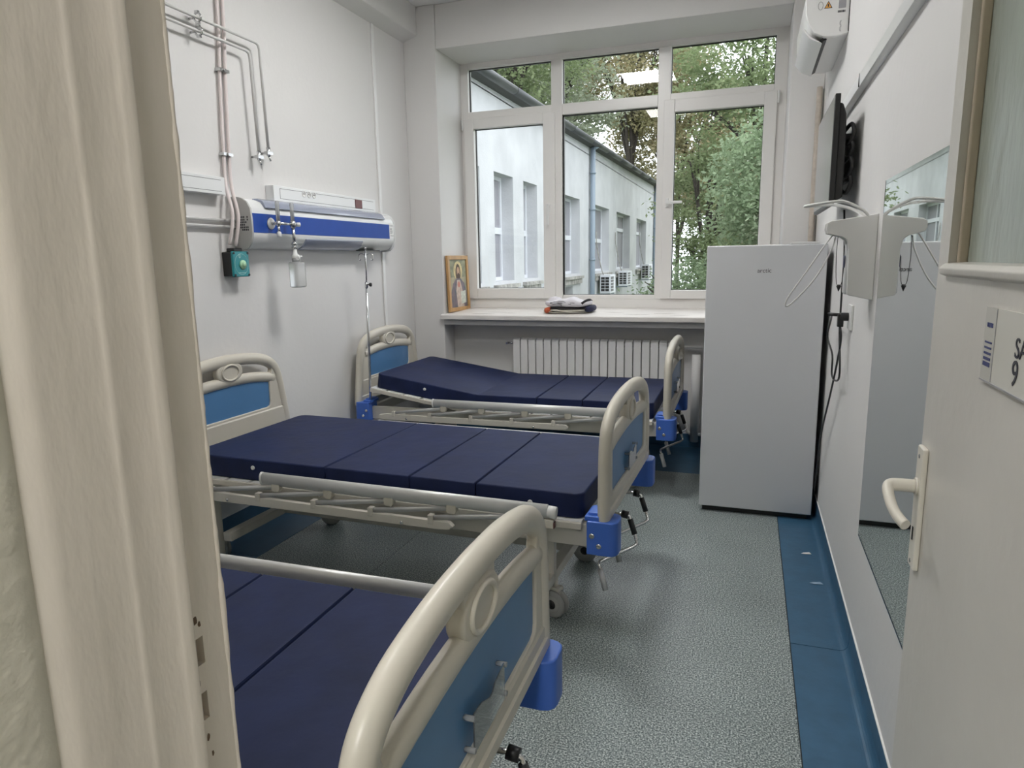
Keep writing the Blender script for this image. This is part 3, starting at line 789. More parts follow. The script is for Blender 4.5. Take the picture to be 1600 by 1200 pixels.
un = empty('bed_head_unit', (.001, -2.19, 0)); tag(un, 'long white bed head supply unit with a royal blue stripe on the left wall', 'wall unit')
UL = 1.655
prof = [(0, 1.925), (.045, 1.922), (.09, 1.905), (.115, 1.872), (.122, 1.84), (.122, 1.725), (.116, 1.70), (.095, 1.665), (.06, 1.645), (0, 1.64)]
MB().prism(prof, 'y', .004, UL).obj('casing', m_unit, un, .004)
ep = [(0, 1.93), (.03, 1.93), (.072, 1.922), (.105, 1.900), (.127, 1.862), (.131, 1.80), (.131, 1.72), (.118, 1.672), (.09, 1.640), (.04, 1.628), (0, 1.63)]
MB().prism(ep, 'y', -.008, .006).obj('end_plate', m_unitgrey, un, .002)
MB().prism(ep, 'y', UL-.004, UL+.006).obj('end_plate', m_unit, un, .002)
box('blue_stripe', m_unitblue, (.1222, .1245, .012, UL-.075, 1.730, 1.838), un)
lb = MB(); lb.box(.1222, .1245, UL-.073, UL-.004, 1.735, 1.845); lb.obj('data_label', m_white, un)
tx = MB()
for i in range(3): tx.box(.1246, .125, UL-.066+.022*i, UL-.060+.022*i, 1.826, 1.834)
for i in range(6): tx.box(.1246, .125, UL-.064, UL-.014-rnd.random()*.02, 1.810-.008*i, 1.8125-.008*i)
tx.box(.1246, .125, UL-.06, UL-.01, 1.752, 1.755); tx.obj('label_print', m_ink, un)
tx = MB()
for i in range(5):
    for j in range(6): 
        if rnd.random() < .75: tx.box(.052+.012*i, .060+.012*i, -.0088, -.0082, 1.74+.014*j, 1.75+.014*j)
tx.obj('end_plate_print', m_ink, un)
# smoked lamp diffusers, top and bottom
dt = [(.03, 1.928), (.07, 1.928), (.105, 1.912), (.128, 1.878), (.128, 1.872), (.11, 1.872), (.06, 1.9)]
MB().prism(dt, 'y', .13, UL-.14).obj('upper_diffuser', m_diff, un, .003)
db = [(.05, 1.636), (.097, 1.655), (.124, 1.695), (.126, 1.706), (.11, 1.70), (.06, 1.65)]
MB().prism(db, 'y', .50, UL-.47).obj('lower_diffuser', m_diff, un, .003)
MB().box(.04, .115, UL-.44, UL-.22, 1.637, 1.642).obj('speaker_slot', m_dark, un)
# oxygen flow meter with humidifier bottle, plugged into the unit
fm = empty('flow_meter', (.125, -2.025, 1.785)); tag(fm, 'chrome twin tube flow meter plugged into the blue stripe', 'flow meter')
MB().lathe([(.032, 0), (.034, .004), (.030, .010), (.014, .012)], (0, 0, 0), (1, 0, 0), 24).obj('outlet_disc', m_white, fm)
k = MB(); k.cyl((0, 0, 0), (.055, 0, 0), .009, 12); k.tube([(.055, -.01, 0), (.055, .17, 0)], .008, 12)
k.lathe([(.013, -.014), (.015, 0), (.013, .014)], (.055, 0, 0), (0, 0, 1), 14); k.lathe([(.016, -.02), (.018, 0), (.016, .02)], (.055, .135, 0), (0, 0, 1), 14)
k.cyl((.055, .135, -.02), (.055, .135, -.112), .010, 12); k.lathe([(.012, 0), (.018, .006), (.018, .016), (.012, .02), (.018, .026), (.018, .038), (.012, .042)], (.055, .135, -.148), (0, 0, 1), 14)
k.cyl((.055, 0, -.014), (.055, 0, -.05), .008, 10)
k.obj('manifold', m_chrome, fm)
MB().lathe([(.010, 0), (.013, .006), (.013, .024), (.009, .026)], (.055, .165, 0), (.7, 1, 0), 14).obj('control_knob', m_white, fm)
for y in (0, .135):
    MB().lathe([(.012, 0), (.012, .11), (.008, .116)], (.055, y, .012), (0, 0, 1), 16).obj('sight_tube', m_clear, fm)
    MB().lathe([(.003, 0), (.006, .08), (.004, .085)], (.055, y, .015), (0, 0, 1), 8).obj('tapered_bore', m_white, fm)
MB().lathe([(.009, 0), (.013, .004), (.013, .026), (.008, .03)], (.055, 0, -.078), (0, 0, 1), 12).obj('outlet_cap', m_white, fm)
bt = empty('humidifier_bottle', (.185, -1.885, 1.405)); tag(bt, 'clear empty humidifier bottle hanging under the flow meter', 'bottle')
bo = curve_mesh('vessel', [rrect(-.033, .033, -.052, .052, .022)], .066, .012, m_clear, Matrix.Translation((0, 0, .08)), 3)
mesh_obj('vessel', bo, bt); smooth_by_angle(bo, 50)
k = MB(); k.cyl((0, -.01, .158), (0, -.01, .178), .022, 16); k.obj('neck', m_clear, bt)
MB().lathe([(.020, 0), (.024, .004), (.024, .022), (.014, .03), (.010, .062)], (-.003, -.006, .176), (0, 0, 1), 18).obj('cap', m_white, bt)
k = MB(); k.cyl((0, .028, .158), (0, .028, .188), .006, 8); k.box(-.006, .006, .012, .052, .186, .196); k.obj('side_spout', m_white, bt)

# teal nurse call box
cb = empty('call_box', (0, -2.245, 1.555)); tag(cb, 'teal square call box with a pale green button under the conduits', 'call box')
box('back_box', m_dark, (0, .062, -.062, .062, -.068, .066), cb, .004)
box('cover', m_teal, (.062, .078, -.066, .066, -.072, .070), cb, .006)
k = MB(); k.lathe([(.026, 0), (.026, .006), (.020, .010), (.014, .011), (.014, .015), (.007, .016)], (.078, .008, -.004), (1, 0, 0), 24); k.obj('button', m_lime, cb)
k = MB(); k.tube([(.0785, .054*math.cos(a), -.002+.058*math.sin(a)) for a in np.linspace(0, 2*PI, 36, endpoint=False)], .0008, 5, closed=True)
k.tube([(.0788, -.012+.009*math.cos(a), .044+.011*math.sin(a)) for a in np.linspace(0, 2*PI, 16, endpoint=False)], .0012, 5, closed=True); k.box(.0785, .0792, -.0135, -.011, .036, .052)
for i in range(5): k.box(.0785, .0792, -.03+.012*i, -.022+.012*i, -.052, -.048)
k.obj('printed_symbol', mat('pale_teal_print', (.45, .7, .68), .5), cb)
k = MB()
for y in (-.056, .056):
    for z in (-.062, .060): k.cyl((.077, y, z), (.0805, y, z), .007, 10)
each(k, 'corner_screw', m_dark, cb)
box('cable_gland', m_dark, (.01, .062, -.035, .035, .066, .088), cb, .005)

# white vertical cable cover on the left wall
tag(box('cable_cover', m_white, (0, .014, -.535, -.500, .12, 3.335), None, .003), 'narrow white vertical cable cover on the left wall near the window corner', 'cable cover')

# ------------------------------------------------------------------ things on the sill
ic = empty('framed_icon', (.338, .235, 1.108)); ic.rotation_euler = (0, 0, math.radians(85.5)); ic.scale = (.96, 1, 1)
tag(ic, 'small religious print in a pine frame standing at the left end of the sill', 'picture')
w_, h_ = .40, .49
LT = Matrix.Rotation(math.radians(-2), 4, 'X')
f = MB(); 
for b_ in ((-w_/2, -w_/2+.035, 0, h_), (w_/2-.035, w_/2, 0, h_), (-w_/2+.035, w_/2-.035, 0, .035), (-w_/2+.035, w_/2-.035, h_-.035, h_)): f.box(b_[0], b_[1], -.012, .012, b_[2], b_[3], T=LT)
f.obj('wooden_frame', m_wood, ic, .002)
MB().box(-w_/2+.03, w_/2-.03, -.002, .008, .03, h_-.03, T=LT).obj('print_ground', mat('icon_ground', (.16, .17, .12), .5, var2=(.42, .36, .22), vscale=7), ic)
def ell(name, cx_, cz_, rx, rz, y, m, arc=(0, 2*PI)):
    pts = [(cx_+rx*math.cos(a), cz_+rz*math.sin(a)) for a in np.linspace(arc[0], arc[1], 26, endpoint=(arc[1]-arc[0]) < 6)]
    MB().add([LT @ Vector((p[0], y, p[1])) for p in pts], [tuple(range(len(pts)))]).obj(name, m, ic)
def pol(name, pts, y, m): MB().add([LT @ Vector((p[0], y, p[1])) for p in pts], [tuple(range(len(pts)))]).obj(name, m, ic)
pol('print_sky', [(-.16, .30), (.16, .30), (.16, .45), (-.16, .45)], -.0025, mat('icon_olive', (.22, .22, .13), .5, var=.3, vscale=20))
ell('print_halo', 0, .355, .085, .085, -.003, mat('icon_gold', (.55, .45, .22), .5, var=.2, vscale=30))
ell('print_hair', 0, .335, .048, .082, -.0035, mat('icon_brown', (.09, .055, .035), .6, var=.3, vscale=40))
pol('print_mantle', [(-.15, .035), (-.155, .16), (-.11, .245), (-.04, .29), (.04, .29), (.11, .245), (.15, .17), (.15, .035)], -.004, mat('icon_mantle', (.09, .10, .12), .6, var2=(.22, .16, .17), vscale=16))
pol('print_robe', [(-.04, .035), (-.055, .18), (-.03, .275), (.03, .275), (.065, .19), (.09, .035)], -.0045, mat('icon_robe', (.50, .40, .33), .6, var=.25, vscale=24))
ell('print_face', 0, .345, .028, .046, -.005, mat('icon_skin', (.45, .28, .18), .6, var=.15, vscale=30))
ell('print_beard', 0, .312, .024, .026, -.0054, mat('icon_beard', (.08, .045, .03), .6))
ell('print_heart', .0, .235, .026, .026, -.0054, mat('icon_rose', (.50, .20, .15), .6))
pol('print_scroll', [(.035, .06), (.03, .17), (.125, .18), (.13, .07)], -.0056, mat('icon_scroll', (.55, .58, .50), .6, var=.2, vscale=60))
MB().box(-.02, .02, .012, .016, .02, h_*.8, T=LT).obj('back_strut', m_wood, ic)

def garment(name, x, y, z, w, d, h, m, seed, rz=0, layers=2):
    """folded cloth: stacked rounded folds with sagging, wrinkled surface"""
    r_ = random.Random(seed); mb = MB(); nx, ny = 22, 12
    t = empty(name, (x, y, z), rz)
    objs = []
    for L in range(layers):
        z0 = h*L/layers; hh = h/layers
        ph = [r_.uniform(0, 6) for _ in range(6)]
        off = r_.uniform(-.01, .01)
        mb = MB(); vs = []; 
        rows = 14
        for i in range(nx+1):
            u = -1+2*i/nx
            for j in range(rows):
                a = 2*PI*j/rows
                c, s_ = math.cos(a), math.sin(a)
                yy = d/2*(abs(c)**.35)*(1 if c > 0 else -1)
                zz = hh/2*(abs(s_)**.7)*(1 if s_ > 0 else -1)
                e_ = (1-abs(u)**6)
                wob = .006*math.sin(5*u+ph[0]+c)+.004*math.sin(9*u+ph[1]+2*c)
                top = max(0, s_)
                ex = w/2*u*(1+.04*math.sin(3*c+ph[2]))+off
                vs.append((ex, yy*(.55+.45*e_)+.006*math.sin(7*u+ph[3]), max(.001, z0+hh/2+zz*(.35+.65*e_)+top*wob+top*.010*math.exp(-((u-.1)*3)**2))))
        fs = []
        for i in range(nx):
            for j in range(rows):
                j2 = (j+1) % rows; fs.append((i*rows+j, i*rows+j2, (i+1)*rows+j2, (i+1)*rows+j))
        fs.append(tuple(range(rows))); fs.append(tuple(nx*rows+j for j in range(rows)))
        mb.add(vs, fs, True)
        objs.append(mb.obj('fold', m[L % len(m)], t))
    return t
m_cw = mat('white_cotton', (.68, .66, .70), .85, var=.05, vscale=12, bump=.3, bscale=18)
m_cn = mat('navy_cotton', (.012, .015, .05), .85, bump=.3, bscale=20)
m_co = mat('orange_cotton', (.48, .10, .04), .85, bump=.3, bscale=20)
m_cb = mat('black_trim_cloth', (.015, .012, .014), .85)
m_crm = mat('cream_cotton', (.55, .53, .47), .85, bump=.3, bscale=20)
g1 = garment('folded_shirt', 1.36, .20, 1.1075, .34, .24, .036, [m_crm, m_crm, m_cb], 3, .04, 3)
g1.scale = (1.14, 1.1, 1.15)
tag(g1, 'lower folded shirt on the sill, cream with orange and navy ends', 'clothes', 'folded clothes on the sill')
k = MB(); k.lathe([(.004, -.05), (.019, -.04), (.022, 0), (.019, .04), (.004, .05)], (-.135, -.085, .020), (.2, 1, 0), 12); k.obj('orange_sleeve', m_co, g1)
k = MB(); k.lathe([(.004, -.10), (.022, -.09), (.026, 0), (.022, .09), (.004, .10)], (.165, -.01, .028), (.1, 1, 0), 14); k.obj('navy_sleeve', m_cn, g1)
g2 = garment('folded_shirt', 1.35, .19, 1.152, .33, .22, .055, [m_cw], 8, -.05, 1)
g2.scale = (1.16, 1.1, 1.15)
tag(g2, 'upper folded white shirt with dark line print and black collar on the sill', 'clothes', 'folded clothes on the sill')
k = MB(); k.tube(smooth_pts([(.135, -.10, .030), (.155, -.06, .048), (.165, 0, .052), (.160, .08, .040)], 4), .009, 8); k.obj('collar', m_cb, g2)
k = MB()
for (xa, za, xb, zb) in ((-.10, .034, -.05, .045), (-.10, .034, -.075, .024), (-.075, .024, -.03, .026), (-.05, .045, 0, .046), (0, .046, .03, .032), (-.04, .034, .0, .031), (.02, .026, .06, .024), (.05, .034, .085, .034), (-.03, .026, -.01, .016)):
    k.tube([(xa, -.106-.004, za), ((xa+xb)/2, -.109-.004, (za+zb)/2+.002), (xb, -.106-.004, zb)], .0016, 5)
k.obj('line_print', m_cb, g2)
k = MB(); k.lathe([(.004, -.06), (.026, -.045), (.030, 0), (.020, .05), (.004, .06)], (-.10, .02, .045), (.5, 1, 0), 14); k.obj('bunched_sleeve', m_cw, g2)

# ------------------------------------------------------------------ fridge
fx0, fx1, fy0, fy1, fz = 2.562, 3.204, -1.271, -.66, 1.611
fg = empty('fridge', (fx0, fy0, 0)); fg.rotation_euler = (0, 0, 0)
tag(fg, 'tall white single door fridge standing in front of the right window', 'fridge')
fw_ = fx1-fx0
MB().box(.004, fw_-.004, .06, fy1-fy0, .03, fz-.004).obj('cabinet', m_fridge_side, fg, .004)
MB().box(.002, fw_-.002, .055, fy1-fy0, fz-.012, fz).obj('top_panel', m_white, fg, .003)
MB().box(0, fw_, 0, .052, .035, fz-.002).obj('door', m_fridge, fg, .006, 3)
MB().box(.01, fw_-.01, .052, .06, .04, fz-.01).obj('door_seal', m_dark, fg)
MB().box(.02, fw_-.02, .03, .10, 0, .034).obj('plinth', m_dark, fg)
MB().box(fw_-.19, fw_-.04, .01, .07, fz-.001, fz+.012).obj('hinge_cover', m_white, fg, .003)
mesh_obj('lettering', text_mesh('lettering', 'arctic', .034, mat('logo_ink', (.05, .05, .06), .4), Matrix.Translation((.318, -.0008, 1.466)) @ Matrix(((1, 0, 0, 0), (0, 0, -1, 0), (0, 1, 0, 0), (0, 0, 0, 1))), sx_=1.0), fg)

# ------------------------------------------------------------------ right wall things
# wall trunking strip
tk = MB(); tk.prism([(RW, 2.245), (RW-.030, 2.250), (RW-.032, 2.300), (RW-.012, 2.318), (RW, 2.318)], 'y', -4.85, -1.26)
tko = tk.obj('wall_trunking', m_unit, None, .002); tag(tko, 'long pale cable trunking running high along the right wall above the mirror', 'trunking')
k = MB(); k.box(RW-.0335, RW-.0300, -2.06, -2.057, 2.248, 2.302); k.obj('joint_line', m_dark, tko)
# air conditioner
ac = empty('air_conditioner', (RW, -1.24, 2.68)); tag(ac, 'white split air conditioner high on the right wall beside the window', 'air conditioner')
pr = [(0, .012), (-.055, .0), (-.115, .004), (-.165, .030), (-.195, .075), (-.212, .13), (-.214, .22), (-.20, .265), (-.17, .29), (0, .295)]
MB().prism(pr, 'y', .018, .79).obj('casing', m_white, ac, .004)
MB().prism([(a*1.01, b) for a, b in pr], 'y', 0, .018).obj('end_cover', m_white, ac, .006)
MB().prism([(-.135, -.004), (-.118, -.010), (-.100, .0), (-.118, .012)], 'y', .03, .75).obj('outlet_slot', m_dark, ac)
MB().prism([(-.130, -.012), (-.122, -.020), (-.185, .010), (-.222, .058), (-.214, .064), (-.18, .020)], 'y', .03, .76).obj('louvre', m_white, ac, .002)
MB().box(-.004, -.0005, -.004, .78, .02, .29).obj('back_plate', m_dark, ac)
k = MB()
for i in range(9): k.box(-.058+.004*i, -.0565+.004*i+rnd.random()*.0015, -.0012, -.0004, .115, .126)
k.obj('barcode', m_ink, ac)
MB().box(-.055, -.020, -.0010, -.0002, .136, .175).obj('data_label', m_text_grey, ac)
MB().add([(-.125, -.001, .142), (-.085, -.001, .142), (-.105, -.001, .178)], [(0, 1, 2)]).obj('warning_sign', m_ink, ac)
MB().add([(-.120, -.0016, .145), (-.090, -.0016, .145), (-.105, -.0016, .172)], [(0, 1, 2)]).obj('warning_field', m_yel, ac)
MB().add([(-.108, -.002, .149), (-.102, -.002, .149), (-.102, -.002, .161), (-.105, -.002, .165), (-.108, -.002, .161)], [(0, 1, 2, 3, 4)]).obj('flame_mark', m_ink, ac)
k = MB(); k.tube([(-.142+.012*math.cos(a), -.001, .158+.02*math.sin(a)) for a in np.linspace(0, 2*PI, 12, endpoint=False)], .0008, 5, closed=True); k.obj('manual_symbol', m_ink, ac)
k = MB()
for i in range(4):
    a0 = .05+.035*(i % 2); k.tube([(-.03-.012*math.cos(a)-(0.004*(i % 2)), -.001, .035+.028*(i//2)+.016*math.sin(a)) for a in np.linspace(-.9, .9, 7)], .0008, 5)
k.obj('moulded_arc', m_text_grey, ac)
tag(MB().tube(smooth_pts([(3.205, -.03, 2.69), (3.205, -.03, 2.2), (3.202, -.03, 1.4), (3.202, -.03, .2)], 2), .019, 12).obj('drain_pipe', mat('beige_pipe_wrap', (.52, .46, .40), .6, var=.12, vscale=20, bump=.4, bscale=40)), 'beige wrapped pipe running down the corner from the air conditioner', 'pipe')
# television
tv = empty('television', (3.12, -1.655, 2.0)); tag(tv, 'black flat television mounted sideways on the right wall above the fridge', 'television')
box('bezel', m_dark, (-.0, .022, -.385, .385, -.235, .235), tv, .003)
box('screen', m_tv, (-.0015, .001, -.377, .377, -.222, .228), tv)
MB().prism([(.02, .20), (.035, .195), (.05, .15), (.055, .0), (.055, -.2), (.02, -.22)], 'y', -.372, .372).obj('back_shell', m_dark, tv, .006)
k = MB(); k.box(.05, .112, -.09, .09, -.11, .11); k.obj('wall_mount', m_dark, tv, .004)
k = MB()
for (y, z, dz) in ((-.34, .09, 0), (-.33, .03, .1), (-.35, -.05, .2), (-.34, -.12, .1)):
    k.tube(smooth_pts([(.055, y+.05, z), (.075, y-.01, z+.02), (.085, y-.025, z-.02), (.07, y-.005, z-.06), (.055, y+.03, z-.05)], 4), .009, 8)
k.obj('plug_and_leads', m_dark, tv)
# sanitiser dispenser with wire levers
ds = empty('soap_dispenser', (RW, -2.605, 1.38)); tag(ds, 'pale grey elbow operated sanitiser dispenser on the right wall beside the mirror', 'dispenser')
P_ = [(0, .0), (0, .315), (-.045, .307), (-.155, .293), (-.170, .285), (-.172, .262), (-.166, .247), (-.115, .233), (-.100, .222), (-.092, .19), (-.088, .02), (-.082, .018)]
MB().prism(P_, 'y', 0, .012).obj('side_cheek', m_white, ds, .003)
MB().prism(P_, 'y', .083, .095).obj('side_cheek', m_white, ds, .003)
MB().box(-.012, 0, .012, .083, 0, .31).obj('back_plate', m_white, ds)
MB().prism([(-.02, .25), (-.16, .252), (-.165, .285), (-.02, .305)], 'y', .012, .083).obj('hood', m_white, ds)
bo = curve_mesh('refill_bottle', [rrect(-.098, -.02, .016, .079, .02)], .085, .01, mat('milky_bottle', (.66, .67, .68), .3), Matrix.Translation((0, 0, .115)), 2)
smooth_by_angle(bo, 50); mesh_obj('refill_bottle', bo, ds)
box('bottle_label', m_inkblue, (-.0995, -.0982, .03, .065, .12, .165), ds)
k = MB().tube(smooth_pts([(-.03, .006, .30), (-.05, .0, .325), (-.11, -.005, .358), (-.15, .0, .362), (-.236, .01, .352), (-.24, .06, .352), (-.16, .07, .355), (-.10, .075, .345), (-.05, .07, .32), (-.03, .07, .30)], 4), .0055, 8); k.obj('elbow_lever', m_white, ds)
k = MB().tube(smooth_pts([(-.145, .02, .245), (-.175, .02, .20), (-.235, .02, .10), (-.285, .02, .02), (-.298, .02, -.008), (-.295, .03, -.026), (-.270, .04, -.008), (-.20, .05, .075), (-.15, .05, .175), (-.135, .05, .235)], 4), .003, 8); k.obj('cord_loop', m_white, ds)
k = MB(); k.tube(smooth_pts([(-.128, .03, .235), (-.13, .02, .16), (-.125, .02, .07), (-.115, .02, .055), (-.105, .02, .07), (-.10, .03, .16)], 4), .0012, 6); k.lathe([(.001, 0), (.009, .02), (.004, .026)], (-.115, .02, .032), (0, 0, 1), 8); k.obj('hanging_lead', m_dark, ds)
# mirror
mi = empty('mirror', (RW, -2.73, .505)); tag(mi, 'large frameless mirror on the right wall reflecting the fridge and window', 'mirror')
box('glass', m_mirror, (-.0065, -.0015, -1.2, 0, 0, 1.292), mi)
box('backing', m_gasket, (-.0015, -.0002, -1.2, 0, 0, 1.292), mi)
box('edge', mat('mirror_edge', (.05, .07, .06), .2), (-.0064, -.0015, .0, .0015, 0, 1.292), mi)
# socket, plugs, leads
so = empty('wall_socket', (RW, -2.08, 1.275)); tag(so, 'white double wall socket under the dispenser with two black plugs', 'socket')
box('plate', m_white, (-.010, 0, -.075, .045, -.055, .055), so, .003)
k = MB(); k.cyl((-.01, .0, .0), (-.045, .0, .0), .019, 14); k.box(-.055, -.03, -.014, .014, -.045, .012); k.obj('plug', m_dark, so, .003)
k = MB(); k.cyl((-.04, .004, .008), (-.095, .012, .010), .008, 10); k.obj('plug', m_dark, so)
def lead(pts, r, lab, m=m_dark): tag(MB().tube(smooth_pts(pts, 5), r, 8).obj('power_lead', m), lab, 'cable', 'black leads on the right wall')
lead([(3.20, -1.90, 1.75), (3.205, -1.97, 1.55), (3.20, -2.016, 1.36), (3.20, -2.036, 1.20), (3.20, -2.136, 1.03), (3.20, -2.03, .975), (3.20, -1.85, .975), (3.20, -1.82, 1.067), (3.195, -1.60, 1.135), (3.19, -1.757, 1.232), (3.17, -1.95, 1.275), (3.15, -2.06, 1.285)], .0045, 'black lead looping from the television down to the socket')
lead([(3.195, -2.08, 1.235), (3.20, -2.10, 1.18), (3.20, -2.04, 1.08), (3.20, -1.85, .88), (3.20, -1.60, .645), (3.205, -1.45, .48), (3.215, -1.30, .30), (3.215, -1.2, .1)], .0045, 'black lead slanting from the socket down behind the fridge')
# paper scraps
for (x, y, a, lab, sz) in ((3.145, -1.765, .3, 'small white paper scrap on the blue floor edge, nearer the fridge', .026), (3.165, -2.11, -.5, 'small bluish plastic scrap on the blue floor edge, nearer the door', .032)):
    p = MB(); p.add([(x-sz, y-.006, .002), (x-.2*sz, y-.016, .006), (x+sz, y-.004, .003), (x+.6*sz, y+.012, .007), (x-.5*sz, y+.009, .0025)], [(0, 1, 2, 3, 4)])
    ob_ = p.obj('paper_scrap', m_white if a > 0 else mat('pale_blue_scrap', (.30, .42, .55), .3)); tag(ob_, lab, 'scrap')
    s_ = ob_.modifiers.new('solid', 'SOLIDIFY'); s_.thickness = .0006

# ------------------------------------------------------------------ open door leaf (right)
dr = struct(empty('door_2', (3.122, -4.90, 0)))
Ld = .878; gz0, gz1, gy0, gy1 = 1.528, 2.02, .06, Ld-.061
m_ = MB(); holed(m_, 'x', 0, .040, 0, Ld, .012, 2.12, [(gy0, gy1, gz0, gz1)])
m_.obj('leaf', m_door, dr)
box('pane', m_pattern, (.026, .030, gy0, gy1, gz0, gz1), dr)
bd = MB(); t_ = .012
for (a, b, c, d) in ((gy0, gy1, gz1-t_, gz1), (gy0, gy0+t_, gz0, gz1), (gy1-t_, gy1, gz0, gz1)): bd.box(.012, .027, a, b, c, d)
bd.obj('glazing_bead', mat('ochre_putty_bead', (.50, .43, .34), .5, var=.06, vscale=12), dr, .003)
MB().prism([(.0, 1.510), (-.010, 1.514), (-.012, 1.524), (-.004, 1.532), (.026, 1.534), (.026, 1.510)], 'y', gy0-.01, Ld-.055).obj('glazing_sill', m_door, dr, .002)
hp = MB(); hp.box(-.010, 0, Ld-.060, Ld-.018, .965, 1.200); hpo = hp.obj('handle_plate', m_lever, dr, .003)
k = MB(); k.cyl((-.010, Ld-.039, 1.124), (-.014, Ld-.039, 1.124), .016, 16); k.tube(smooth_pts([(-.012, Ld-.039, 1.124), (-.045, Ld-.039, 1.1245), (-.058, Ld-.045, 1.122), (-.060, Ld-.062, 1.112), (-.056, Ld-.085, 1.095), (-.048, Ld-.105, 1.082), (-.040, Ld-.118, 1.075)], 4), .0095, 12, r2=.0125)
k.obj('lever', m_lever, hpo)
k = MB(); k.cyl((-.0101, Ld-.039, 1.182), (-.0112, Ld-.039, 1.182), .004, 8); k.cyl((-.0101, Ld-.039, .978), (-.0112, Ld-.039, .978), .004, 8)
each(k, 'screw', m_chrome, hpo)
k = MB(); k.box(-.0115, -.0101, Ld-.042, Ld-.036, 1.02, 1.045); k.obj('keyhole', m_dark, hpo)
k = MB(); k.box(.003, .037, Ld, Ld+.0015, .98, 1.18); k.obj('lock_face', m_chrome, dr)
# door sign
sg = empty('door_sign', (3.122, -4.327, 1.425)); tag(sg, 'flat printed room sign fixed on the open white door', 'sign')
box('sheet', m_sheet, (-.004, -.0005, -.26, -.045, -.051, .050), sg)
box('side_band', m_band, (-.0045, -.0005, -.045, 0, -.051, .050), sg)
box('divider', m_text_grey, (-.0050, -.0044, -.0455, -.0445, -.050, .049), sg)
box('lower_edge', m_text_grey, (-.0052, -.0004, -.26, 0, -.0525, -.0505), sg)
k = MB()
for i, (hh) in enumerate((.0012, .0014, .0016, .002, .003)): k.box(-.0052, -.0046, -.036, -.008, .002-.0075*i-hh, .002-.0075*i+hh)
for i in range(4): k.box(-.0052, -.0046, -.034+.0062*i, -.0295+.0062*i, .023, .029)
k.obj('printed_bars', m_inkblue, sg)
TS = lambda y, z: Matrix(((0, 0, -1, -.0046), (-1, 0, 0, y), (0, 1, 0, z), (0, 0, 0, 1)))
mesh_obj('lettering', text_mesh('lettering', 'SA', .036, m_ink, TS(-.142, .006)), sg)
mesh_obj('numeral', text_mesh('numeral', '9', .046, m_ink, TS(-.130, -.026)), sg)

# ------------------------------------------------------------------ outside: neighbouring wing, ground, trees
m_fac = mat('pale_render', (.52, .53, .55), .9, var2=(.62, .63, .65), vscale=1.2, bump=.5, bscale=30)
m_facd = mat('weathered_ledge', (.38, .37, .35), .9, var=.35, vscale=8)
m_gut = mat('dark_zinc_gutter', (.10, .105, .11), .5, metal=.3)
m_down = mat('blue_grey_downpipe', (.24, .30, .36), .4)
m_roof = mat('dark_roof_felt', (.10, .10, .105), .9)
m_fwin = mat('facade_window_white', (.72, .74, .78), .4)
m_fgl = mat('facade_pane', (.035, .045, .045), .12, var2=(.12, .14, .14), vscale=1.5)
m_curt = mat('grey_net_curtain', (.30, .30, .33), .8, var=.15, vscale=9, stretch=(1, 6, .3))
wg = empty('building_wing', (-1.6, .8, 0)); tag(wg, 'pale rendered hospital wing with tall windows seen through the left panes', 'building')
OP = [(1.2, 2.1), (2.9, 3.85), (4.65, 5.7), (6.4, 7.45), (8.1, 9.05), (9.75, 10.75), (11.4, 13.0), (14.8, 17.1), (18.4, 21.2), (22.8, 25.5)]
HW = 28.3
f = MB(); holed(f, 'x', -.35, 0, 0, HW-.8, -3.2, 4.42, [(a-.8, b-.8, 1.16, 3.12) for a, b in OP] + [(10.55, 11.4, .2, .85)])
f.add([(0, 0, 4.4), (0, HW-.8, 4.4), (0, HW-.8, 4.86), (0, 0, 4.43), (-.35, 0, 4.4), (-.35, HW-.8, 4.4), (-.35, HW-.8, 4.86), (-.35, 0, 4.43)], [(0, 1, 2, 3), (4, 7, 6, 5), (0, 3, 7, 4), (1, 5, 6, 2), (3, 2, 6, 7)])
f.obj('wall', m_fac, wg)
box('wall', m_fac, (-9, -.35, HW-1.1, HW-.8, -3.2, 4.7), wg)
box('dark_interior', m_roof, (-.9, -.88, 0, HW-1, -3, 4), wg)
rf = MB(); rf.add([(.30, -.3, 4.50), (.30, HW-.7, 4.93), (-6, HW-.7, 6.6), (-6, -.3, 6.2), (.30, -.3, 4.44), (.30, HW-.7, 4.87), (-6, HW-.7, 6.5), (-6, -.3, 6.1)], [(0, 1, 2, 3), (4, 7, 6, 5), (0, 4, 5, 1), (0, 3, 7, 4), (1, 5, 6, 2), (2, 6, 7, 3)])
rf.obj('roof', m_roof, wg)
gt = MB(); N_ = 10
for k_ in range(13):
    ya = -.3+(HW-.4)*k_/13; yb = -.3+(HW-.4)*(k_+.985)/13
    za = 4.43+.0155*ya; zb = 4.43+.0155*yb
    gt.tube([(.24, ya, za+.045), (.24, yb, zb+.045)], .085, 12, r2=.075)
gt.obj('gutter', m_gut, wg)
ev = MB().add([(0, -.3, 4.40), (.22, -.3, 4.44), (.22, HW-.7, 4.87), (0, HW-.7, 4.84), (0, -.3, 4.44), (.22, -.3, 4.48), (.22, HW-.7, 4.91), (0, HW-.7, 4.88)], [(0, 1, 2, 3), (4, 7, 6, 5), (0, 4, 5, 1), (3, 2, 6, 7)]); ev.obj('eave_board', m_roof, wg)
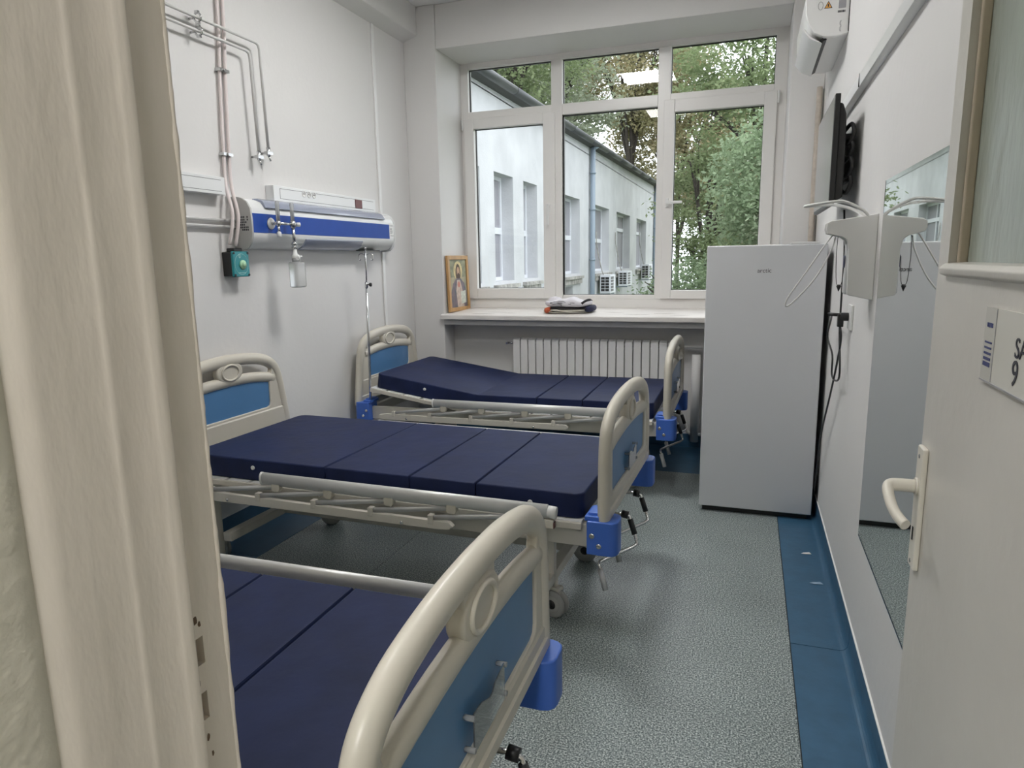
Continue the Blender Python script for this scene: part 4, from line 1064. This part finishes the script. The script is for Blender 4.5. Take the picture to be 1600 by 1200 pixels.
for i, (a, b) in enumerate(OP):
    a -= .8; b -= .8; w = b-a; x0 = -.24
    wf = empty('window', (x0, a, 1.16), 0, wg)
    k = MB(); t_ = .07; H_ = 1.96; zt = 1.38 if i < 7 else 1.52
    k.box(-.05, .0, 0, t_, 0, H_); k.box(-.05, 0, w-t_, w, 0, H_); k.box(-.05, 0, t_, w-t_, H_-t_, H_); k.box(-.05, 0, t_, w-t_, 0, t_)
    zc = .95 if i < 8 else 1.42
    k.box(-.05, 0.004, t_, w-t_, zc-.06, zc+.06); k.box(-.05, .002, w/2-.045, w/2+.045, t_, H_-t_)
    k.obj('window_frame', m_fwin, wf)
    for (c0, c1) in ((t_, w/2-.045), (w/2+.045, w-t_)):
        for (d0, d1) in ((t_, zc-.06), (zc+.06, H_-t_)):
            box('pane', m_fgl if (c0 < w/3) else m_curt, (-.035, -.03, c0, c1, d0, d1), wf)
    k = MB(); k.box(-.24, .10, a-.12, b+.12, 1.03, 1.10); k.box(0, .06, a-.05, b+.05, .90, 1.03); k.obj('ledge', m_facd, wg)
for y, lab in ((14.15, 0), (27.9, 1)):
    y -= .8; k = MB(); k.cyl((.10, y, -3), (.10, y, 4.40+.0155*y), .075 if lab == 0 else .11, 14)
    for z in (-.4, 1.5, 2.9, 3.9): k.cyl((.10, y, z), (.10, y, z+.05), .09 if lab == 0 else .125, 14)
    k.tube([(.10, y, 4.36+.0155*y), (.24, y, 4.44+.0155*y)], .06, 12)
    k.obj('downpipe', m_down, wg)
for (y, z0, z1, w, lab) in ((15.2, .50, 1.06, .85, 'nearest outdoor air conditioning unit on the facade below the windows'), (18.3, .60, 1.12, .95, 'second outdoor air conditioning unit, just beyond the nearest one'), (23.6, .66, 1.28, 1.1, 'farthest outdoor air conditioning unit near the end of the facade')):
    t = empty('outdoor_unit', (-1.6, y, z0)); tag(t, lab, 'air conditioner', 'outdoor units on the facade'); H_ = z1-z0
    MB().box(.10, .42, 0, w, 0, H_).obj('casing', m_fwin, t, .01)
    k = MB(); k.box(.13, .39, -.006, .0, .06, H_-.06); k.box(.421, .424, .08, w*.62, .05, H_-.05); k.obj('grille_opening', m_dark, t)
    k = MB()
    for q in range(6): k.box(.13, .39, -.012, -.004, .06+(H_-.12)*q/5-.007, .06+(H_-.12)*q/5+.007)
    for q in range(3): k.box(.13+.13*q-.008, .13+.13*q+.008, -.012, -.004, .06, H_-.06)
    for q in range(6): k.box(.422, .43, .08, w*.62, .05+(H_-.1)*q/5-.008, .05+(H_-.1)*q/5+.008)
    k.obj('grille_bars', m_fwin, t)['kind'] = 'stuff'
    k = MB(); k.box(0, .40, .08, .12, -.04, 0); k.box(0, .40, w-.12, w-.08, -.04, 0); each(k, 'bracket', m_down, t)
    k = MB(); k.tube(smooth_pts([(.2, .05, H_), (.15, -.1, H_+.25), (.04, -.2, H_+.9), (.03, -.22, H_+1.3)], 4), .018, 6); k.obj('service_lead', m_facd, t)
m_grass = mat('rough_grass', (.05, .09, .025), .95, var2=(.11, .15, .05), vscale=3)
struct(box('trim_8', m_grass, (-60, 60, .9, 90, -3.3, -3.2)))
# outer face of this building around the window
ow = MB(); holed(ow, 'y', .64, .80, -1.6, 7, -3.2, 4.6, [(XL-.02, XR+.02, 1.08, 3.29)]); struct(ow.obj('trim_9', m_fac))

def leaf_mat(name, c1, c2, c3):
    m = bpy.data.materials.new(name); m.use_nodes = True; nt = m.node_tree; n = nt.nodes; l = nt.links; b = n['Principled BSDF']
    t = n.new('ShaderNodeTexCoord'); no = n.new('ShaderNodeTexNoise'); no.inputs['Scale'].default_value = 1.1; no.inputs['Detail'].default_value = 6; no.inputs['Roughness'].default_value = .8
    l.new(t.outputs['Object'], no.inputs['Vector']); r = n.new('ShaderNodeValToRGB'); e = r.color_ramp.elements
    e[0].position = .36; e[0].color = (*c1, 1); e[1].position = .52; e[1].color = (*c2, 1); x = e.new(.68); x.color = (*c3, 1)
    l.new(no.outputs['Fac'], r.inputs[0]); l.new(r.outputs[0], b.inputs['Base Color']); b.inputs['Roughness'].default_value = .6
    tr = n.new('ShaderNodeBsdfTranslucent'); l.new(r.outputs[0], tr.inputs[0]); mx = n.new('ShaderNodeMixShader'); mx.inputs[0].default_value = .5
    l.new(b.outputs[0], mx.inputs[1]); l.new(tr.outputs[0], mx.inputs[2]); l.new(mx.outputs[0], n['Material Output'].inputs[0])
    return m
LM = [leaf_mat('leaf_green', (.13, .18, .08), (.27, .34, .17), (.44, .50, .30)), leaf_mat('leaf_autumn', (.20, .19, .10), (.38, .36, .20), (.54, .42, .27)), leaf_mat('leaf_fresh', (.14, .20, .11), (.29, .38, .23), (.45, .54, .36)), leaf_mat('leaf_pale', (.20, .24, .16), (.36, .41, .29), (.52, .56, .43))]
m_bark = mat('dark_bark', (.045, .038, .032), .9, var=.3, vscale=8)
def tree(name, x, y, zc, rx, ry, rz_, n, ls, mi_, label, seed, z0=-3.2, drop=0.0, branches=7, hole=.0):
    rg = np.random.RandomState(seed); t = empty(name, (x, y, z0)); tag(t, label, 'tree', 'trees outside the window')
    zc_ = zc-z0
    mb = MB(); top = zc_+rz_*.35
    tr_pts = [(0, 0, 0), (.15, 0, zc_*.4), (.05, .1, zc_*.75), (.1, 0, top)]
    mb.tube(smooth_pts(tr_pts, 3), [.15*(1-.07*i) for i in range(10)], 8)
    cl = []
    for k_ in range(branches):
        a = rg.uniform(0, 2*PI); h0 = zc_*rg.uniform(.45, .8); L = rg.uniform(.55, .95)
        e_ = (rx*L*math.cos(a), ry*L*math.sin(a), zc_+rz_*rg.uniform(-.5, .75))
        mid = (e_[0]*.45, e_[1]*.45, h0+(e_[2]-h0)*.65)
        mb.tube(smooth_pts([(.1, 0, h0), mid, e_], 3), [.09, .08, .07, .06, .045, .035, .02], 6)
        for q in range(3):
            b2 = (e_[0]*rg.uniform(.5, 1.1), e_[1]*rg.uniform(.5, 1.1), e_[2]+rg.uniform(-.8, .8))
            mb.tube([mid, ((mid[0]+b2[0])/2, (mid[1]+b2[1])/2, (mid[2]+b2[2])/2+.2), b2], [.04, .03, .012], 5)
    mb.obj('trunk', m_bark, t)
    nc = max(20, n//130); d = rg.normal(size=(nc, 3)); d /= np.linalg.norm(d, axis=1)[:, None]
    rr = rg.uniform(.35, 1, nc)**.6
    C_ = d*rr[:, None]*np.array([rx, ry, rz_])+np.array([0, 0, zc_])
    idx = rg.randint(0, nc, n); sp = .27*np.array([1, 1, .62])*min(rx, 2.2)/1.6
    P = C_[idx]+rg.normal(size=(n, 3))*sp; P[:, 2] -= np.abs(rg.normal(size=n))*drop
    a = rg.normal(size=(n, 3)); a[:, 2] = a[:, 2]*.5-.35; a /= np.linalg.norm(a, axis=1)[:, None]
    b = np.cross(a, rg.normal(size=(n, 3))); b /= np.linalg.norm(b, axis=1)[:, None]
    s = ls*rg.uniform(.6, 1.35, n)[:, None]
    V = np.stack([P-a*s*.9, P+b*s*.42-a*s*.05, P+a*s*.9, P-b*s*.42-a*s*.05], 1).reshape(-1, 3)
    me = bpy.data.meshes.new('foliage'); me.vertices.add(4*n); me.vertices.foreach_set('co', V.astype(np.float32).ravel())
    me.loops.add(4*n); me.loops.foreach_set('vertex_index', np.arange(4*n, dtype=np.int32))
    me.polygons.add(n); me.polygons.foreach_set('loop_start', np.arange(0, 4*n, 4, dtype=np.int32)); me.polygons.foreach_set('loop_total', np.full(n, 4, dtype=np.int32))
    me.update(); me.validate(); me.materials.append(LM[mi_])
    o = mesh_obj('foliage', me, t); o['kind'] = 'stuff'
    return t
TR = [
 # x, y, zc, rx, ry, rz, n, leaf, mat, label
 (3.3, 12.0, 3.2, 1.35, 1.3, 2.1, 9000, .105, 2, 'nearest leafy tree hanging down behind the right window pane, fresh green'),
 (1.5, 13.5, -.3, 1.8, 1.1, 1.7, 9500, .10, 2, 'low bushy green shrub tree at the bottom of the right pane'),
 (4.6, 11.0, 1.4, 1.6, 1.3, 3.0, 9000, .11, 3, 'pale green tree at the right edge of the right pane'),
 (2.9, 17.5, 7.4, 3.0, 1.8, 1.9, 6500, .13, 0, 'tall dark branched tree crossing the upper right pane'),
 (1.3, 19.0, 3.2, 1.5, 1.3, 2.6, 5000, .12, 0, 'slender dark trunked tree behind the right pane, left side'),
 (3.9, 21.5, 3.6, 2.7, 1.8, 3.8, 9000, .14, 1, 'yellowing broad tree behind the near trees on the right'),
 (-1.2, 34.0, 8.0, 3.9, 2.6, 5.0, 13000, .19, 1, 'rusty autumn tree beyond the end of the wing'),
 (2.6, 36.0, 6.0, 3.8, 3.0, 5.8, 11000, .20, 3, 'far pale tree filling the gap beyond the wing'),
 (-6.6, 25.0, 8.8, 3.9, 2.4, 3.7, 14000, .17, 3, 'grey green tree rising over the middle of the wing roof'),
 (-4.8, 17.0, 8.9, 2.8, 2.0, 2.6, 9500, .13, 0, 'green crown high above the wing roof, centre panes'),
 (-9.6, 19.5, 9.2, 3.4, 2.4, 3.6, 12000, .15, 3, 'light green tree over the wing roof, left transom pane'),
 (-3.4, 32.0, 12.6, 4.2, 2.4, 5.0, 15000, .16, 1, 'tall yellow green crown behind the ceiling light reflection'),
 (-10.5, 34.0, 12.5, 5.0, 3.0, 5.5, 9000, .22, 0, 'far green tree behind the left transom pane'),
 (8.5, 24.0, 5.0, 3.6, 3.0, 6.0, 9000, .18, 0, 'dark green tree out of line with the right window reveal'),
]
for i, (x, y, zc, rx, ry, rz_, n, ls, mi_, lab) in enumerate(TR):
    tree('tree', x, y, zc, rx, ry, rz_, int(n*1.9), ls*.66, mi_, lab, 11+i, drop=.25 if i in (0, 2) else .05)
# distant leafy belt closing the view
